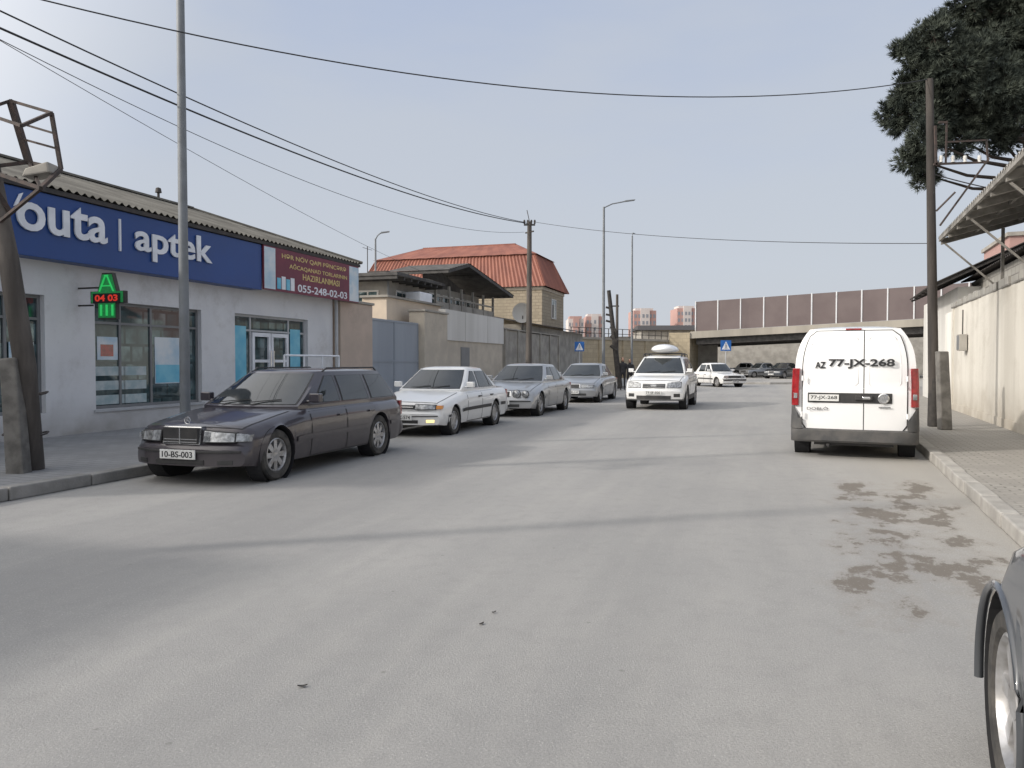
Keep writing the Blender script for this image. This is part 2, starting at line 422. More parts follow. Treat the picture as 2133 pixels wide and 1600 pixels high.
# 1: dark estate
P=dict(L=4.44,W=.86,r=.315,df=.74,wb=2.69,zs=.955,paint='purple',wheel='merc',bexp=3.0,
 top=[(0,.46),(.02,.50),(.07,.525),(.08,.56),(.10,.66),(.13,.715),(.2,.745),(.35,.775),(.8,.84),(1.15,.89),(1.30,.91),(2.5,.93),(4.15,.93),(4.31,.91),(4.335,.60),(4.39,.57),(4.44,.54)],
 wid=[(0,.90),(.06,.94),(.2,.97),(.5,.99),(1,1),(3.4,1),(4.15,.97),(4.44,.92)],bowf=.26,
 cab=(1.18,1.98,3.95,4.33,.915,1.385,.775,.60),doors=[(1.48,2.38),(2.41,3.26)],hood=(.15,1.15),
 side=[(1.70,2.33,2.18,2.35),(2.43,3.18,2.45,3.16),(3.30,4.08,3.28,3.85)],handle='purple',rubm='purple',mirm='purple',
 front=[('grille','chrome',.035,.12,-.265,.265,.505,.73,{'tilt':.14,'bevel':.012}),('headlight','lamp',.03,.12,.31,.66,.545,.68,{'mirror':True,'tilt':.22,'crop':.03}),
  ('indicator','lamp',.035,.14,.675,.80,.548,.65,{'mirror':True,'tilt':.22,'crop':.02}),('lower_intake','trim',-.008,.05,-.34,.34,.27,.33),('bumper_strip','trim',-.016,.05,-.74,.74,.41,.44,{'ny':14}),('fog_lamp','trim',-.006,.05,.5,.66,.27,.325,{'mirror':True})],
 rear=[('tail_light','red',.06,.14,.60,.80,.62,.86,{'mirror':True}),('bumper_strip','trim',-.016,.05,-.76,.76,.42,.45)],
 plate=('10-BS-003',-.01,.375),rplate=('10-BS-003',.09,.70))
c=side_to_centre(gr(575,1000),2.69,.86)
I=make_car('parked_car','dark purple grey estate car with chrome grille parked nearest the pharmacy','car',c,-D,P,'cars parked along the left kerb')
rt=I['root']; x0=I['x0']
q=MB(); q.box(x0-.10,x0-.026,-.243,.243,.497,.682); q.build('grille_backing','trim',rt)
q=MB()
for k in range(5): q.box(x0-.062-k*.005,x0-.018-k*.005,-.235,.235,.510+k*.033,.521+k*.033)
q.box(x0-.07,x0-.016,-.008,.008,.497,.68)
q.build('grille_chrome_bars','chrome',rt)
star(rt,x0-.15,0,.76,.04)
q=MB()
for sg in (-1,1):
    q.tube([(x0-2.2,sg*.57,1.32),(x0-2.3,sg*.58,1.37),(x0-3.7,sg*.58,1.37),(x0-3.8,sg*.57,1.32)],.013,6)
q.build('roof_rail','trim',rt,smooth=40)
# 2: white sedan
P2=dict(L=4.48,W=.83,r=.285,df=.82,wb=2.52,zs=.98,paint='whitecar',wheel='steel',bexp=3.0,
 top=[(0,.47),(.03,.50),(.08,.52),(.09,.60),(.13,.67),(.2,.705),(.4,.74),(.9,.82),(1.25,.875),(1.35,.89),(2.5,.905),(3.7,.91),(4.3,.90),(4.38,.86),(4.40,.56),(4.48,.52)],
 wid=[(0,.90),(.12,.95),(.5,.985),(1,1),(3.4,1),(4.2,.97),(4.48,.92)],bowf=.24,
 cab=(1.26,2.02,3.12,3.78,.895,1.345,.745,.575),doors=[(1.52,2.37),(2.40,3.15)],hood=(.17,1.22),boot=(3.84,4.34),
 side=[(1.74,2.32,2.20,2.34),(2.42,3.08,2.44,3.00),(3.15,3.40,3.07,3.10)],rub=1,
 front=[('grille','trim',.05,.13,-.26,.26,.56,.63,{'tilt':.25}),('grille_chrome','chrome',.043,.12,-.24,.24,.585,.60,{'tilt':.25}),('headlight','lamp',.04,.14,.29,.66,.55,.65,{'mirror':True,'tilt':.3,'crop':.02}),('indicator','amber',.05,.16,.675,.77,.555,.625,{'mirror':True,'tilt':.3}),
  ('lower_intake','trim',-.008,.05,-.36,.36,.275,.34),('fog_lamp','lamp',-.008,.05,-.66,-.52,.29,.345),('fog_lamp','fogon',-.008,.05,.52,.66,.29,.345),('bumper_strip','trim',-.012,.05,-.72,.72,.405,.425,{'ny':14})],
 rear=[('tail_light','red',.07,.14,.45,.78,.62,.82,{'mirror':True})],plate=('90-HX-574',-.01,.385),rplate=('90-HX-574',.0,.40))
c2=side_to_centre(gr(945,905),2.52,.83)
make_car('parked_car','white four door sedan with lit amber fog lamp parked behind the dark estate','car',c2,-D,P2,'cars parked along the left kerb')
# 3: silver sedan oval lamps
P3=dict(L=4.80,W=.90,r=.32,df=.85,wb=2.83,zs=.985,paint='silver',wheel='alloy',
 top=[(0,.47),(.04,.51),(.10,.54),(.13,.63),(.2,.71),(.45,.78),(1.0,.87),(1.35,.92),(2.5,.94),(4.0,.95),(4.5,.93),(4.68,.88),(4.70,.58),(4.80,.54)],
 wid=[(0,.90),(.12,.95),(.5,.98),(1,1),(3.7,1),(4.4,.96),(4.8,.90)],bowf=.24,
 cab=(1.32,2.12,3.35,4.1,.93,1.40,.80,.61),doors=[(1.62,2.55),(2.58,3.42)],hood=(.24,1.30),boot=(4.15,4.66),
 side=[(1.84,2.48,2.33,2.50),(2.58,3.30,2.60,3.20),(3.38,3.65,3.28,3.32)],rubm='silver',handle='silver',
 front=[('grille','chrome',.10,.19,-.24,.24,.54,.70,{'tilt':.3,'bevel':.02}),('grille_backing','trim',.09,.19,-.21,.21,.555,.685,{'tilt':.3}),('lower_intake','trim',-.008,.05,-.5,.5,.27,.35),('bumper_strip','trim',-.012,.05,-.78,.78,.41,.44,{'ny':14})],
 rear=[('tail_light','red',.09,.16,.50,.82,.64,.84,{'mirror':True})],plate=('10-EA-210',-.01,.39))
c3=side_to_centre(gr(1125,866),2.83,.90)
I=make_car('parked_car','silver sedan with twin round headlights parked third in the row','car',c3,-D,P3,'cars parked along the left kerb')
for sg in (-1,1):
    for yy,rr,dd in ((.40,.095,.12),(.625,.078,.18)):
        q=MB(); q.lathe([(rr+.012,-.05),(rr+.012,.0),(rr,.012),(rr*.6,.03),(0,.036)],20,'x',(I['x0']-dd+.01,sg*yy,.61)); o=q.build('headlight','lamp',I['root'],smooth=50)
        q=MB(); q.lathe([(rr+.022,-.06),(rr+.022,-.012),(rr+.010,-.006)],20,'x',(I['x0']-dd+.012,sg*yy,.61)); q.build('lamp_bezel','trim',o,smooth=50)
P4=dict(P3); P4.update(paint='silver2',rubm='silver2',handle='silver2',wheel='merc',front=[('grille','chrome',.08,.17,-.27,.27,.54,.69,{'tilt':.3,'bevel':.02}),('grille_backing','trim',.07,.17,-.24,.24,.555,.675,{'tilt':.3}),
  ('headlight','lamp',.09,.22,.32,.74,.55,.67,{'mirror':True,'tilt':.4,'crop':.03}),('lower_intake','trim',-.008,.05,-.5,.5,.27,.35)],plate=('99-CK-118',-.01,.39))
c4=side_to_centre(gr(1250,838),2.83,.90)
make_car('parked_car','grey silver sedan with wide rectangular headlights farthest along the parked row','car',c4,-D,P4,'cars parked along the left kerb')
# 5: SUV
P5=dict(L=4.66,W=.945,r=.36,df=.90,wb=2.70,paint='whitecar',wheel='alloy',gap=.06,bexp=2.1,bot=[(0,.30),(.3,.27),(4.3,.28),(4.66,.34)],
 top=[(0,.58),(.03,.62),(.08,.68),(.11,.76),(.15,.84),(.24,.90),(.38,.95),(.6,.99),(1.1,1.05),(1.3,1.08),(2.5,1.10),(4.2,1.12),(4.5,1.10),(4.55,.70),(4.66,.66)],
 wid=[(0,.90),(.12,.94),(.5,.98),(1,1),(3.7,1),(4.3,.97),(4.66,.92)],bowf=.30,clad=1,rub=0,
 cab=(1.15,1.98,4.0,4.5,1.08,1.63,.85,.64),crown=.06,doors=[(1.55,2.5),(2.53,3.4)],hood=(.24,1.12),handle='whitecar',
 side=[(1.74,2.42,2.18,2.46),(2.54,3.3,2.56,3.28),(3.42,4.2,3.40,3.9)],
 front=[('grille','trim',.06,.16,-.34,.34,.66,.80,{'tilt':.45,'bevel':.02}),('grille_bar','chrome',.05,.10,-.33,.33,.685,.705,{}),('grille_bar','chrome',.075,.12,-.33,.33,.75,.768,{}),('emblem','chrome',.045,.10,-.085,.085,.70,.775,{'bevel':.02,'ny':2}),
  ('headlight','lamp',.06,.20,.40,.80,.68,.83,{'mirror':True,'tilt':.6,'crop':-.02}),('lower_intake','trim',-.012,.05,-.52,.52,.33,.44),('bumper_lip','plastic',-.02,.06,-.86,.86,.29,.335,{'ny':14}),('fog_lamp','trim',-.010,.05,.60,.78,.40,.50,{'mirror':True})],
 rear=[('tail_light','red',.1,.2,.68,.88,.75,1.05,{'mirror':True})],plate=('77-SF-020',-.015,.53))
fax=gr(1369,851); dS=Vector((.32,.947,0)).normalized()
I=make_car('oncoming_suv','white sport utility car with a roof box driving toward the viewer','car',fax+dS*1.35,-dS,P5)
q=MB(); rows=[]
for u in lin(-1,1,12):
    k=(1-abs(u)**3.2)**.45 if abs(u)<1 else .02
    rows.append([(I['x0']-2.75+u*.95,cos(a)*.43*max(k,.02),1.87+ (sin(a)*.19 if sin(a)>0 else sin(a)*.10)*max(k,.02)) for a in [2*pi*j/16 for j in range(16)]])
q.grid(rows,0,True); bx=q.build('roof_box','whitevan',I['root'],smooth=50)
q=MB()
for xx in (-2.3,-3.2):
    q.box(I['x0']+xx-.03,I['x0']+xx+.03,-.62,.62,1.735,1.76)
    for sg in (-1,1): q.box(I['x0']+xx-.03,I['x0']+xx+.03,sg*.6-.02,sg*.6+.02,1.64,1.734)
for sg in (-1,1): q.tube([(I['x0']-2.0,sg*.61,1.65),(I['x0']-2.1,sg*.61,1.72),(I['x0']-3.8,sg*.61,1.72),(I['x0']-3.95,sg*.61,1.65)],.016,6)
q.build('roof_rack','trim',I['root'])
# 6: small far white sedan
P6=dict(L=4.15,W=.81,r=.285,df=.72,wb=2.42,paint='whitecar',wheel='steel',
 top=[(0,.50),(.05,.52),(.06,.70),(.12,.745),(.6,.80),(1.2,.87),(2.5,.89),(3.4,.89),(4.0,.86),(4.06,.82),(4.08,.5),(4.15,.5)],
 wid=[(0,.95),(.3,.985),(1,1),(3.2,1),(4.15,.95)],bowf=.06,
 cab=(1.18,1.72,2.85,3.35,.88,1.38,.73,.58),doors=[(1.35,2.12),(2.15,2.9)],side=[(1.5,2.06,1.86,2.08),(2.16,2.82,2.18,2.76)],
 front=[('grille','trim',.03,.09,-.38,.38,.54,.67),('headlight','lamp',.03,.09,.40,.66,.54,.67,{'mirror':True}),('bumper_strip','trim',-.03,.03,-.76,.76,.38,.47)],
 rear=[('tail_light','red',.03,.09,.42,.76,.58,.74,{'mirror':True})],plate=('77-BT-604',-.03,.33))
make_car('far_white_sedan','small white boxy sedan turning in front of the overpass','car',Vector((12.45,46.6,0)),Vector((.29,-.956,0)),P6)
# 7: van
WV=.88
P7=dict(L=4.39,W=WV,r=.315,df=.89,wb=2.72,paint='whitevan',wheel='cap',top=[(0,.55),(.05,.60),(.10,.66),(.16,.85),(.3,.93),(.8,1.03),(1.0,1.06),(2,1.08),(4.30,1.08),(4.39,1.07)],bot=[(0,.24),(.3,.23),(3.9,.25),(4.39,.30)],
 wid=[(0,.90),(.3,.97),(1,1),(4.1,1),(4.3,.985),(4.39,.95)],bowf=.25,bowr=.08,norear=1,rub=1,tum=3.6,rexp=2.4,fbul=.22,rbul=.09,crown=.05,ys=[0,.45,.74,.90,.965,.985,1.0,1.0,.97],nt=16,
 cab=(.80,1.75,4.24,4.375,1.07,1.96,.88,.66),doors=[(1.45,2.35)],side=[(1.5,2.25,1.75,2.25)],mirm='trim',
 front=[('headlight','lamp',.10,.3,.5,.83,.62,.85,{'mirror':True,'tilt':.6}),('lower_intake','trim',-.01,.05,-.6,.6,.32,.5)],rear=[])
dV=Vector((.412,.911,0)).normalized()
rear_ax=Vector((ray(1777,952)[0]*12.2,12.2,0))
I=make_car('parked_van','white panel van seen from behind, parked beside the right kerb','van',rear_ax+dV*1.36,dV,P7)
rt=I['root']; xr=I['x0']-4.39
def RX(y,z):
    if z<1.07: return xr+.08*min(1,abs(y)/WV)**2.4
    t=(z-1.07)/.89; return I['x0']-(4.375+(4.24-4.375)*t**2.4-.09*min(1,abs(y)/(.88*.95))**2.4)
def hw(z): return .715 if z<1.30 else .715-(.135)*((z-1.30)/.62)**2.4
def rear_patch(name,m,y0,y1,z0,z1,off,parent,clip=True,n=10,nz=18,bevel=0,rnd=0):
    rows=[]
    for z in lin(z0,z1,nz):
        h=hw(z)/.715; k=0
        if rnd:
            e=min((z-z0),(z1-z)); k=rnd*max(0,1-e/rnd)**2 if e<rnd else 0
        a,b=(y0*h-k*(1 if y0>0 else -1) if abs(y0)>.3 else y0),(y1*h-k*(1 if y1>0 else -1) if abs(y1)>.3 else y1)
        rows.append([Vector((RX(y,z)-off,y,z)) for y in lin(a,b,n)])
    return MB().grid(rows).build(name,m,parent,smooth=60,recalc=False)
dl=rear_patch('rear_door','whitevan',.715,-.132,.44,1.925,.016,rt,rnd=.06)
rear_patch('door_gap','trim',.730,-.140,.43,1.938,.008,dl,rnd=.06)
dr=rear_patch('rear_door','whitevan',-.146,-.715,.44,1.925,.016,rt,rnd=.06)
rear_patch('door_gap','trim',-.140,-.730,.43,1.938,.0085,dr,rnd=.06)
def press(ys):
    pts=[]
    for y,z in ys: pts.append((RX(y,z)-.013,y,z))
    q.tube(pts,.008,6)
for a,b,dd in ((.64,-.06,dl),(-.21,-.64,dr)):
    q=MB()
    def side(y): return [(y*(hw(z)/.715 if abs(y)>.3 else 1),z) for z in (1.14,1.25,1.4,1.55,1.7,1.80)]
    A=side(a); B=list(reversed(side(b)))
    press(A+[(A[-1][0]*.9+B[0][0]*.1,1.845),(A[-1][0]*.1+B[0][0]*.9,1.845)]+B+[(b*.9+a*.1,1.07),(a*.9+b*.1,1.07)]+[A[0]]); q.build('pressed_contour','whitevan',dd,smooth=60)
o=rear_patch('black_strip','trim',.64,-.52,.84,.99,.026,rt,nz=4)
q=MB().box(xr-.045,xr-.02,.20,.62,.865,.965).build('number_plate','plate',rt,bevel=.004)
text('plate_number','77-JX-268','ink',q,(xr-.046,.41,.915),RR,width=.37,height=.065,bold=.01)
MB().box(xr-.06,xr-.02,-.26,-.02,.885,.955).build('door_handle','trim',rt,bevel=.01)
MB().box(xr-.064,xr-.045,-.23,-.12,.90,.94).build('handle_button','chrome',rt,bevel=.01)
q=MB(); q.lathe([(.075,0),(.078,-.02),(.062,-.026),(.058,-.014),(0,-.014)],24,'x',(xr-.02,-.405,.915)); q.build('emblem','chrome',rt,smooth=40)
text('emblem_letters','FIAT','chrome',rt,(xr-.036,-.405,.915),RR,width=.085,height=.05,ext=.004)
text('model_name','DOBLÒ','trim',rt,(xr-.024,.50,.755),RR,width=.30,height=.05,ext=.004)
text('door_number','77-JX-268','ink',dl,(RX(.0,1.43)-.030,-.10,1.43),(pi/2-.08,0,-pi/2),width=.90,height=.145,ext=.004,bold=.03)
text('door_number','AZ','ink',dl,(RX(.42,1.42)-.026,.465,1.41),(pi/2-.08,0,-pi/2-.05),width=.15,height=.10,ext=.006,bold=.03)
MB().box(RX(0,1.95)-.03,RX(0,1.95)+.05,-.10,.12,1.935,1.965).build('brake_light','red',rt,bevel=.01)
MB().box(xr-.03,xr-.02,-.50,-.34,.775,.80).build('badge','chrome',rt,bevel=.003)
for sg in (-1,1):
    q=MB(); rows=[]
    for z in lin(.79,1.36,8):
        yo=WV-.005 if z<1.1 else WV-.005-.012*((z-1.1)/.26)
        rows.append([Vector((xr+.18,sg*(yo+.006),z)),Vector((xr+.08,sg*(yo+.006),z)),Vector((xr+.04,sg*(yo-.005),z)),Vector((xr+.018,sg*(yo-.04),z)),Vector((xr+.006,sg*(yo-.105),z)),Vector((xr+.06,sg*(yo-.11),z)),Vector((xr+.18,sg*(yo-.09),z))])
    q.grid(rows,0,True); q.f.append(tuple(range(7))); q.m.append(0); q.f.append(tuple(len(q.v)-7+i for i in range(7))); q.m.append(0)
    t_=q.build('tail_light','red',rt,smooth=50,bevel=.008)
    MB().box(xr-.002,xr+.03,*(sorted((sg*.79,sg*.845))),.90,.98).build('reversing_lens','lamp',t_,bevel=.006)
    q=MB(); q.tube([(xr-.03,sg*.725,.62),(xr-.03,sg*.725,.7)],.016,6); q.tube([(xr-.03,sg*.715,1.17),(xr-.03,sg*.715,1.25)],.016,6); q.build('door_hinge','whitevan',rt)
q=MB(); rows=[]; ks=.945
outer=[(.94*ks,.34),(.935*ks,.10),(.90*ks,.02),(.82*ks,-.035),(.5,-.055),(0,-.06),(-.5,-.055),(-.82*ks,-.035),(-.90*ks,.02),(-.935*ks,.10),(-.94*ks,.34)]
for dz,ins in ((.24,.03),(.27,0),(.42,0),(.445,.03)):
    rows.append([Vector((xr+x+ins,y,dz)) for y,x in outer])
q.grid(rows); q.grid([[Vector((xr+x+.03,y,.445)) for y,x in outer],[Vector((xr+x+.14,y*.95,.445)) for y,x in outer]])
for sg in (-1,1):
    pts=[(.945*ks,.34),(.94*ks,.10),(.905*ks,.015),(.83*ks,-.03),(.765*ks,-.038)]
    q.grid([[Vector((xr+x,sg*y,.44)) for y,x in pts],[Vector((xr+x+.01,sg*y*.995,.60)) for y,x in pts],[Vector((xr+x+.03,sg*(y*.99),.78 )) for y,x in pts[:3]]+[Vector((xr+.02,sg*.80,.70)),Vector((xr+.02,sg*.74,.60))]])
q.build('rear_bumper','plastic',rt,smooth=40)
q=MB(); q.box(xr+.1,xr+.2,-.55,.55,.19,.27); q.tube([(xr-.0,.35,.2),(xr+.5,.35,.2)],.025,8); q.build('exhaust_and_beam','trim',rt)
# 8: near dark grey car at right edge
dK=Vector((.40,.93,0)).normalized(); nK=Vector((dK.y,-dK.x,0))
P8=dict(L=4.5,W=.88,r=.32,df=.80,wb=2.62,paint='dgrey',wheel='alloy_big',gap=.055,mirror=0,
 top=[(0,.56),(.06,.64),(.12,.70),(.2,.76),(.4,.84),(.8,.92),(1.2,.98),(2.5,1.0),(4.1,1.0),(4.4,.94),(4.42,.6),(4.5,.56)],
 wid=[(0,.70),(.1,.80),(.3,.90),(.5,.96),(.8,1.0),(1.5,1),(3.7,1),(4.5,.9)],bowf=.34,rub=0,
 cab=(1.2,2.1,3.6,4.2,.98,1.45,.79,.6),doors=[(1.5,2.45),(2.48,3.3)],hood=(.34,1.15),side=[(1.8,2.4,2.3,2.42),(2.5,3.25,2.52,3.2)],handle='dgrey',
 front=[('headlight','lamp',.16,.30,.35,.62,.60,.70,{'mirror':True,'tilt':.8})],rear=[('tail_light','red',.06,.14,.5,.8,.65,.85,{'mirror':True})])
wc=Vector((1.665,2.50,0))
I=make_car('near_parked_car','dark grey car cut by the right frame edge with silver alloy wheel','car',wc-dK*1.31+nK*.82,dK,P8)
# raised wheel arch lips
for sg in (-1,1):
    q=MB(); q.tube([(I['x0']-.80+.385*cos(a),sg*.875,.32+.385*sin(a)) for a in lin(-.15,pi+.15,22)],.016,6); q.build('arch_lip','dgrey',I['root'],smooth=60)
P9=dict(P6); P9.update(paint='silver2'); P10=dict(P4); P10.update(paint='dgrey')
def gx(px,Y): return Vector((ray(px,775)[0]*Y,Y,0))
make_car('far_parked_car','tiny silver sedan under the overpass left of the dark one','car',gx(1583,74),Vector((-.9,-.3,0)),P9)
make_car('far_parked_car','tiny dark sedan under the overpass just left of the van','car',gx(1630,70),Vector((-.7,-.7,0)),P10)
P11=dict(P6); P11.update(paint='whitecar')
make_car('far_parked_car','tiny white sedan parked at far left beneath the overpass','car',gx(1560,84),Vector((.9,-.4,0)),P11)
# ---------------------------------------------------------------- ground
def asphalt():
    m,nt,b=newmat('dusty_asphalt'); b.inputs['Roughness'].default_value=.88
    g=N(nt,'ShaderNodeNewGeometry'); P_=g.outputs['Position']
    sx=N(nt,'ShaderNodeSeparateXYZ'); nt.links.new(P_,sx.inputs[0]); X,Y=sx.outputs[0],sx.outputs[1]
    lat=math_(nt,'SUBTRACT',math_(nt,'MULTIPLY',X,.953),math_(nt,'MULTIPLY',Y,.303))
    lon=math_(nt,'ADD',math_(nt,'MULTIPLY',X,.303),math_(nt,'MULTIPLY',Y,.953))
    cb=N(nt,'ShaderNodeCombineXYZ'); nt.links.new(lat,cb.inputs[0]); nt.links.new(math_(nt,'MULTIPLY',lon,.10),cb.inputs[1])
    st=noise(nt,cb.outputs[0],1.1,6); st2=noise(nt,cb.outputs[0],5,5)
    big=noise(nt,P_,.35,7); fine=noise(nt,P_,85,5,.75); mid=noise(nt,P_,6,8,.65)
    col=mixc(nt,ramp(nt,big,.3,.7),(.310,.304,.294),(.365,.355,.338))
    col=mixc(nt,math_(nt,'MULTIPLY',ramp(nt,st,.35,.7),.5),col,(.245,.242,.238))
    col=mixc(nt,math_(nt,'MULTIPLY',ramp(nt,st2,.45,.75),.25),col,(.40,.385,.36))
    col=mixc(nt,math_(nt,'MULTIPLY',ramp(nt,mid,.45,.70),.28),col,(.235,.23,.222))
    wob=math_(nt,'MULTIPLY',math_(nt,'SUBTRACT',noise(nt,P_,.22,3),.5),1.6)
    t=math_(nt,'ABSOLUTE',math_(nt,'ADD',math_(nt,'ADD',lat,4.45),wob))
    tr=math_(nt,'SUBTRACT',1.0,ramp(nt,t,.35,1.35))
    col=mixc(nt,math_(nt,'MULTIPLY',tr,.30),col,(.18,.178,.18))  # soft band beside the parked cars: building shade put into the road colour
    dust=ramp(nt,math_(nt,'ADD',lat,math_(nt,'MULTIPLY',mid,1.2)),1.4,2.8)
    col=mixc(nt,math_(nt,'MULTIPLY',dust,.55),col,(.42,.39,.34))
    kl=math_(nt,'SUBTRACT',math_(nt,'MULTIPLY',X,.926),math_(nt,'MULTIPLY',Y,.378))
    lk=math_(nt,'ADD',math_(nt,'MULTIPLY',X,.378),math_(nt,'MULTIPLY',Y,.926))
    m1=math_(nt,'SUBTRACT',1.0,ramp(nt,math_(nt,'ABSOLUTE',math_(nt,'SUBTRACT',kl,.66)),.30,1.10))
    m2=math_(nt,'SUBTRACT',1.0,ramp(nt,math_(nt,'ABSOLUTE',math_(nt,'SUBTRACT',lk,7.5)),2.3,4.2))
    cc=N(nt,'ShaderNodeCombineXYZ'); nt.links.new(kl,cc.inputs[0]); nt.links.new(math_(nt,'MULTIPLY',lk,.62),cc.inputs[1])
    w1_=noise(nt,cc.outputs[0],2.3,10,.68)
    mm=math_(nt,'MULTIPLY',m1,m2)
    wv=math_(nt,'ADD',w1_,math_(nt,'MULTIPLY',math_(nt,'SUBTRACT',mm,1.0),.30))
    w=ramp(nt,wv,.495,.545)
    col=mixc(nt,math_(nt,'MULTIPLY',ramp(nt,wv,.40,.50),.25),col,(.24,.21,.175))
    col=mixc(nt,math_(nt,'MULTIPLY',w,.78),col,(.125,.102,.078))
    col=mixc(nt,math_(nt,'MULTIPLY',ramp(nt,fine,.38,.68),.36),col,(.14,.137,.13))
    vo=N(nt,'ShaderNodeTexVoronoi'); vo.inputs['Scale'].default_value=46; nt.links.new(P_,vo.inputs['Vector'])
    col=mixc(nt,math_(nt,'MULTIPLY',ramp(nt,vo.outputs['Distance'],.26,.08),.25),col,(.58,.56,.53))
    vd=N(nt,'ShaderNodeTexVoronoi'); vd.inputs['Scale'].default_value=2.6; nt.links.new(P_,vd.inputs['Vector'])
    col=mixc(nt,math_(nt,'MULTIPLY',ramp(nt,vd.outputs['Distance'],.045,.02),.5),col,(.13,.127,.12))
    nt.links.new(col,b.inputs['Base Color'])
    bumpn(nt,b,math_(nt,'ADD',fine,math_(nt,'MULTIPLY',mid,.25)),.55,.008)
    return m
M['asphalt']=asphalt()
M['ground']=mat('dry_ground',(.34,.31,.26),.95,c2=(.26,.24,.20),scale=.2,bump=.4,bscale=3)
M['pave']=brick('concrete_pavers',(.37,.35,.32),(.31,.295,.27),(.20,.19,.17),.22,.11,.012,.5,flat=True)
M['paveL']=brick('grey_pavers',(.29,.29,.29),(.26,.26,.262),(.17,.17,.17),.30,.15,.010,.4,flat=True)
M['kerb']=mat('kerb_concrete',(.40,.385,.355),.85,c2=(.28,.265,.245),scale=2.5,bump=.6,bscale=25)
M['kerbD']=mat('kerb_weathered',(.29,.28,.265),.85,c2=(.19,.185,.175),scale=2.5,bump=.6,bscale=25)
struct(MB().grid([[(-1500,-300,-.008),(1500,-300,-.008)],[(-1500,2500,-.008),(1500,2500,-.008)]]),'ground','ground')
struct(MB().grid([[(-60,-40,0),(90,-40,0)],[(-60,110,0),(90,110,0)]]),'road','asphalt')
def kx(Y): return -4.62+.318*(Y-10)
KL=[Vector((kx(y),y,0)) for y in (-8,0,10,20,32)]+[Vector(p) for p in ((3.5,36,0),(5.4,41,0),(8.2,47,0),(11,54,0),(13,62,0))]
def kerb(line,mname,side,name='kerb',w=.16,h=.14,seg=1.0):
    q=MB()
    for a,b in zip(line,line[1:]):
        t=(b-a); L=t.length; t.normalize(); n=Vector((-t.y,t.x,0))*side; k=max(1,round(L/seg))
        for i in range(k):
            p=a+t*(L*i/k+.006); e=a+t*(L*(i+1)/k-.006); j=random.uniform(-.012,.012); l=n*random.uniform(-.012,.012)
            p=p+l; e=e+l+n*random.uniform(-.008,.008)
            q.hull([p,e,e+n*w,p+n*w,p+Vector((0,0,h+j)),e+Vector((0,0,h+j*.4)),e+n*w+Vector((0,0,h+j*.4)),p+n*w+Vector((0,0,h+j))])
    return struct(q,name,mname,bevel=.015)
kerb(KL,'kerbD',1)
back=[p+Vector((-.14,.05,0)) for p in KL]
q=MB(); q.prism([(p.x,p.y) for p in reversed(back)]+[(-17,-8)]+[(-17,62)],.0,.12)
struct(q,'pavement','paveL')
def kr(Y): return 6.05+.408*(Y-11.05)
KR=[Vector((kr(y),y,0)) for y in (-6,4,12,20,28,34)]+[Vector((17.2,38,0)),Vector((20.5,41,0)),Vector((27,44,0))]
kerb(KR,'kerb',-1)
q=MB(); q.prism([(p.x+.14,p.y) for p in KR]+[(60,44),(60,-6)],.0,.12); struct(q,'pavement','pave')
isl=[(14.2,51.5),(17,50.6),(21,51.5),(24,54),(22,57),(16,57)]
q=MB(); q.prism(isl,0,.13); struct(q,'traffic_island','kerb')
# ---------------------------------------------------------------- left buildings
F0=Vector((-8.27,13.55,0)); ANG=math.atan2(D.y,D.x); BK=Vector((-D.y,D.x,0))
def F(s,b,z=0): return F0+D*s+BK*b+Vector((0,0,z))
def fs(px,py,b=0):
    r,k=ray(px,py); o=F0+BK*b; s=(r*o.y-o.x)/(D.x-r*D.y); Y=o.y+D.y*s; return s,H+k*Y
M['wallwhite']=mat('painted_wall_white',(.72,.72,.725),.85,c2=(.65,.65,.66),scale=.8,bump=.25,bscale=30,grime=((.38,.36,.335),.8))
M['blue']=mat('blue_sign_face',(.012,.062,.25),.4,c2=(.014,.055,.21),scale=.6)
M['letter']=mat('white_letter',(.80,.82,.86),.4)
M['alu']=mat('grey_window_frame',(.48,.49,.50),.45)
M['alud']=mat('dark_grey_frame',(.20,.205,.21),.45)
def shopglass():
    m,nt,b=newmat('shop_glass'); b.inputs['Roughness'].default_value=.03; b.inputs['Metallic'].default_value=.25; b.inputs['Specular IOR Level'].default_value=.9
    tc=N(nt,'ShaderNodeTexCoord'); bt=N(nt,'ShaderNodeTexBrick'); sx=N(nt,'ShaderNodeSeparateXYZ'); cb=N(nt,'ShaderNodeCombineXYZ')
    nt.links.new(tc.outputs['Object'],sx.inputs[0]); nt.links.new(sx.outputs[0],cb.inputs[0]); nt.links.new(sx.outputs[2],cb.inputs[1]); nt.links.new(cb.outputs[0],bt.inputs['Vector'])
    bt.inputs['Scale'].default_value=1; bt.inputs['Brick Width'].default_value=.33; bt.inputs['Row Height'].default_value=.36; bt.inputs['Mortar Size'].default_value=.03
    bt.inputs['Color1'].default_value=(.04,.09,.10,1); bt.inputs['Color2'].default_value=(.16,.24,.25,1); bt.inputs['Mortar'].default_value=(.03,.05,.055,1)
    nn=noise(nt,tc.outputs['Object'],2.5,6); nt.links.new(mixc(nt,ramp(nt,nn,.3,.62),bt.outputs[0],(.04,.065,.07)),b.inputs['Base Color'])
    return m
M['shopglass']=shopglass()
M['poster']=mat('blue_poster',(.10,.42,.60),.4,c2=(.22,.55,.68),scale=2.2)
M['poster2']=mat('white_poster',(.68,.72,.74),.4,c2=(.40,.55,.66),scale=2.5)
M['asbestos']=mat('fibre_cement_sheet',(.205,.195,.172),.95,c2=(.125,.118,.104),scale=1.2,bump=.3,spec=.2)
M['dark']=mat('dark_metal',(.035,.033,.032),.7,c2=(.06,.05,.045),scale=6)
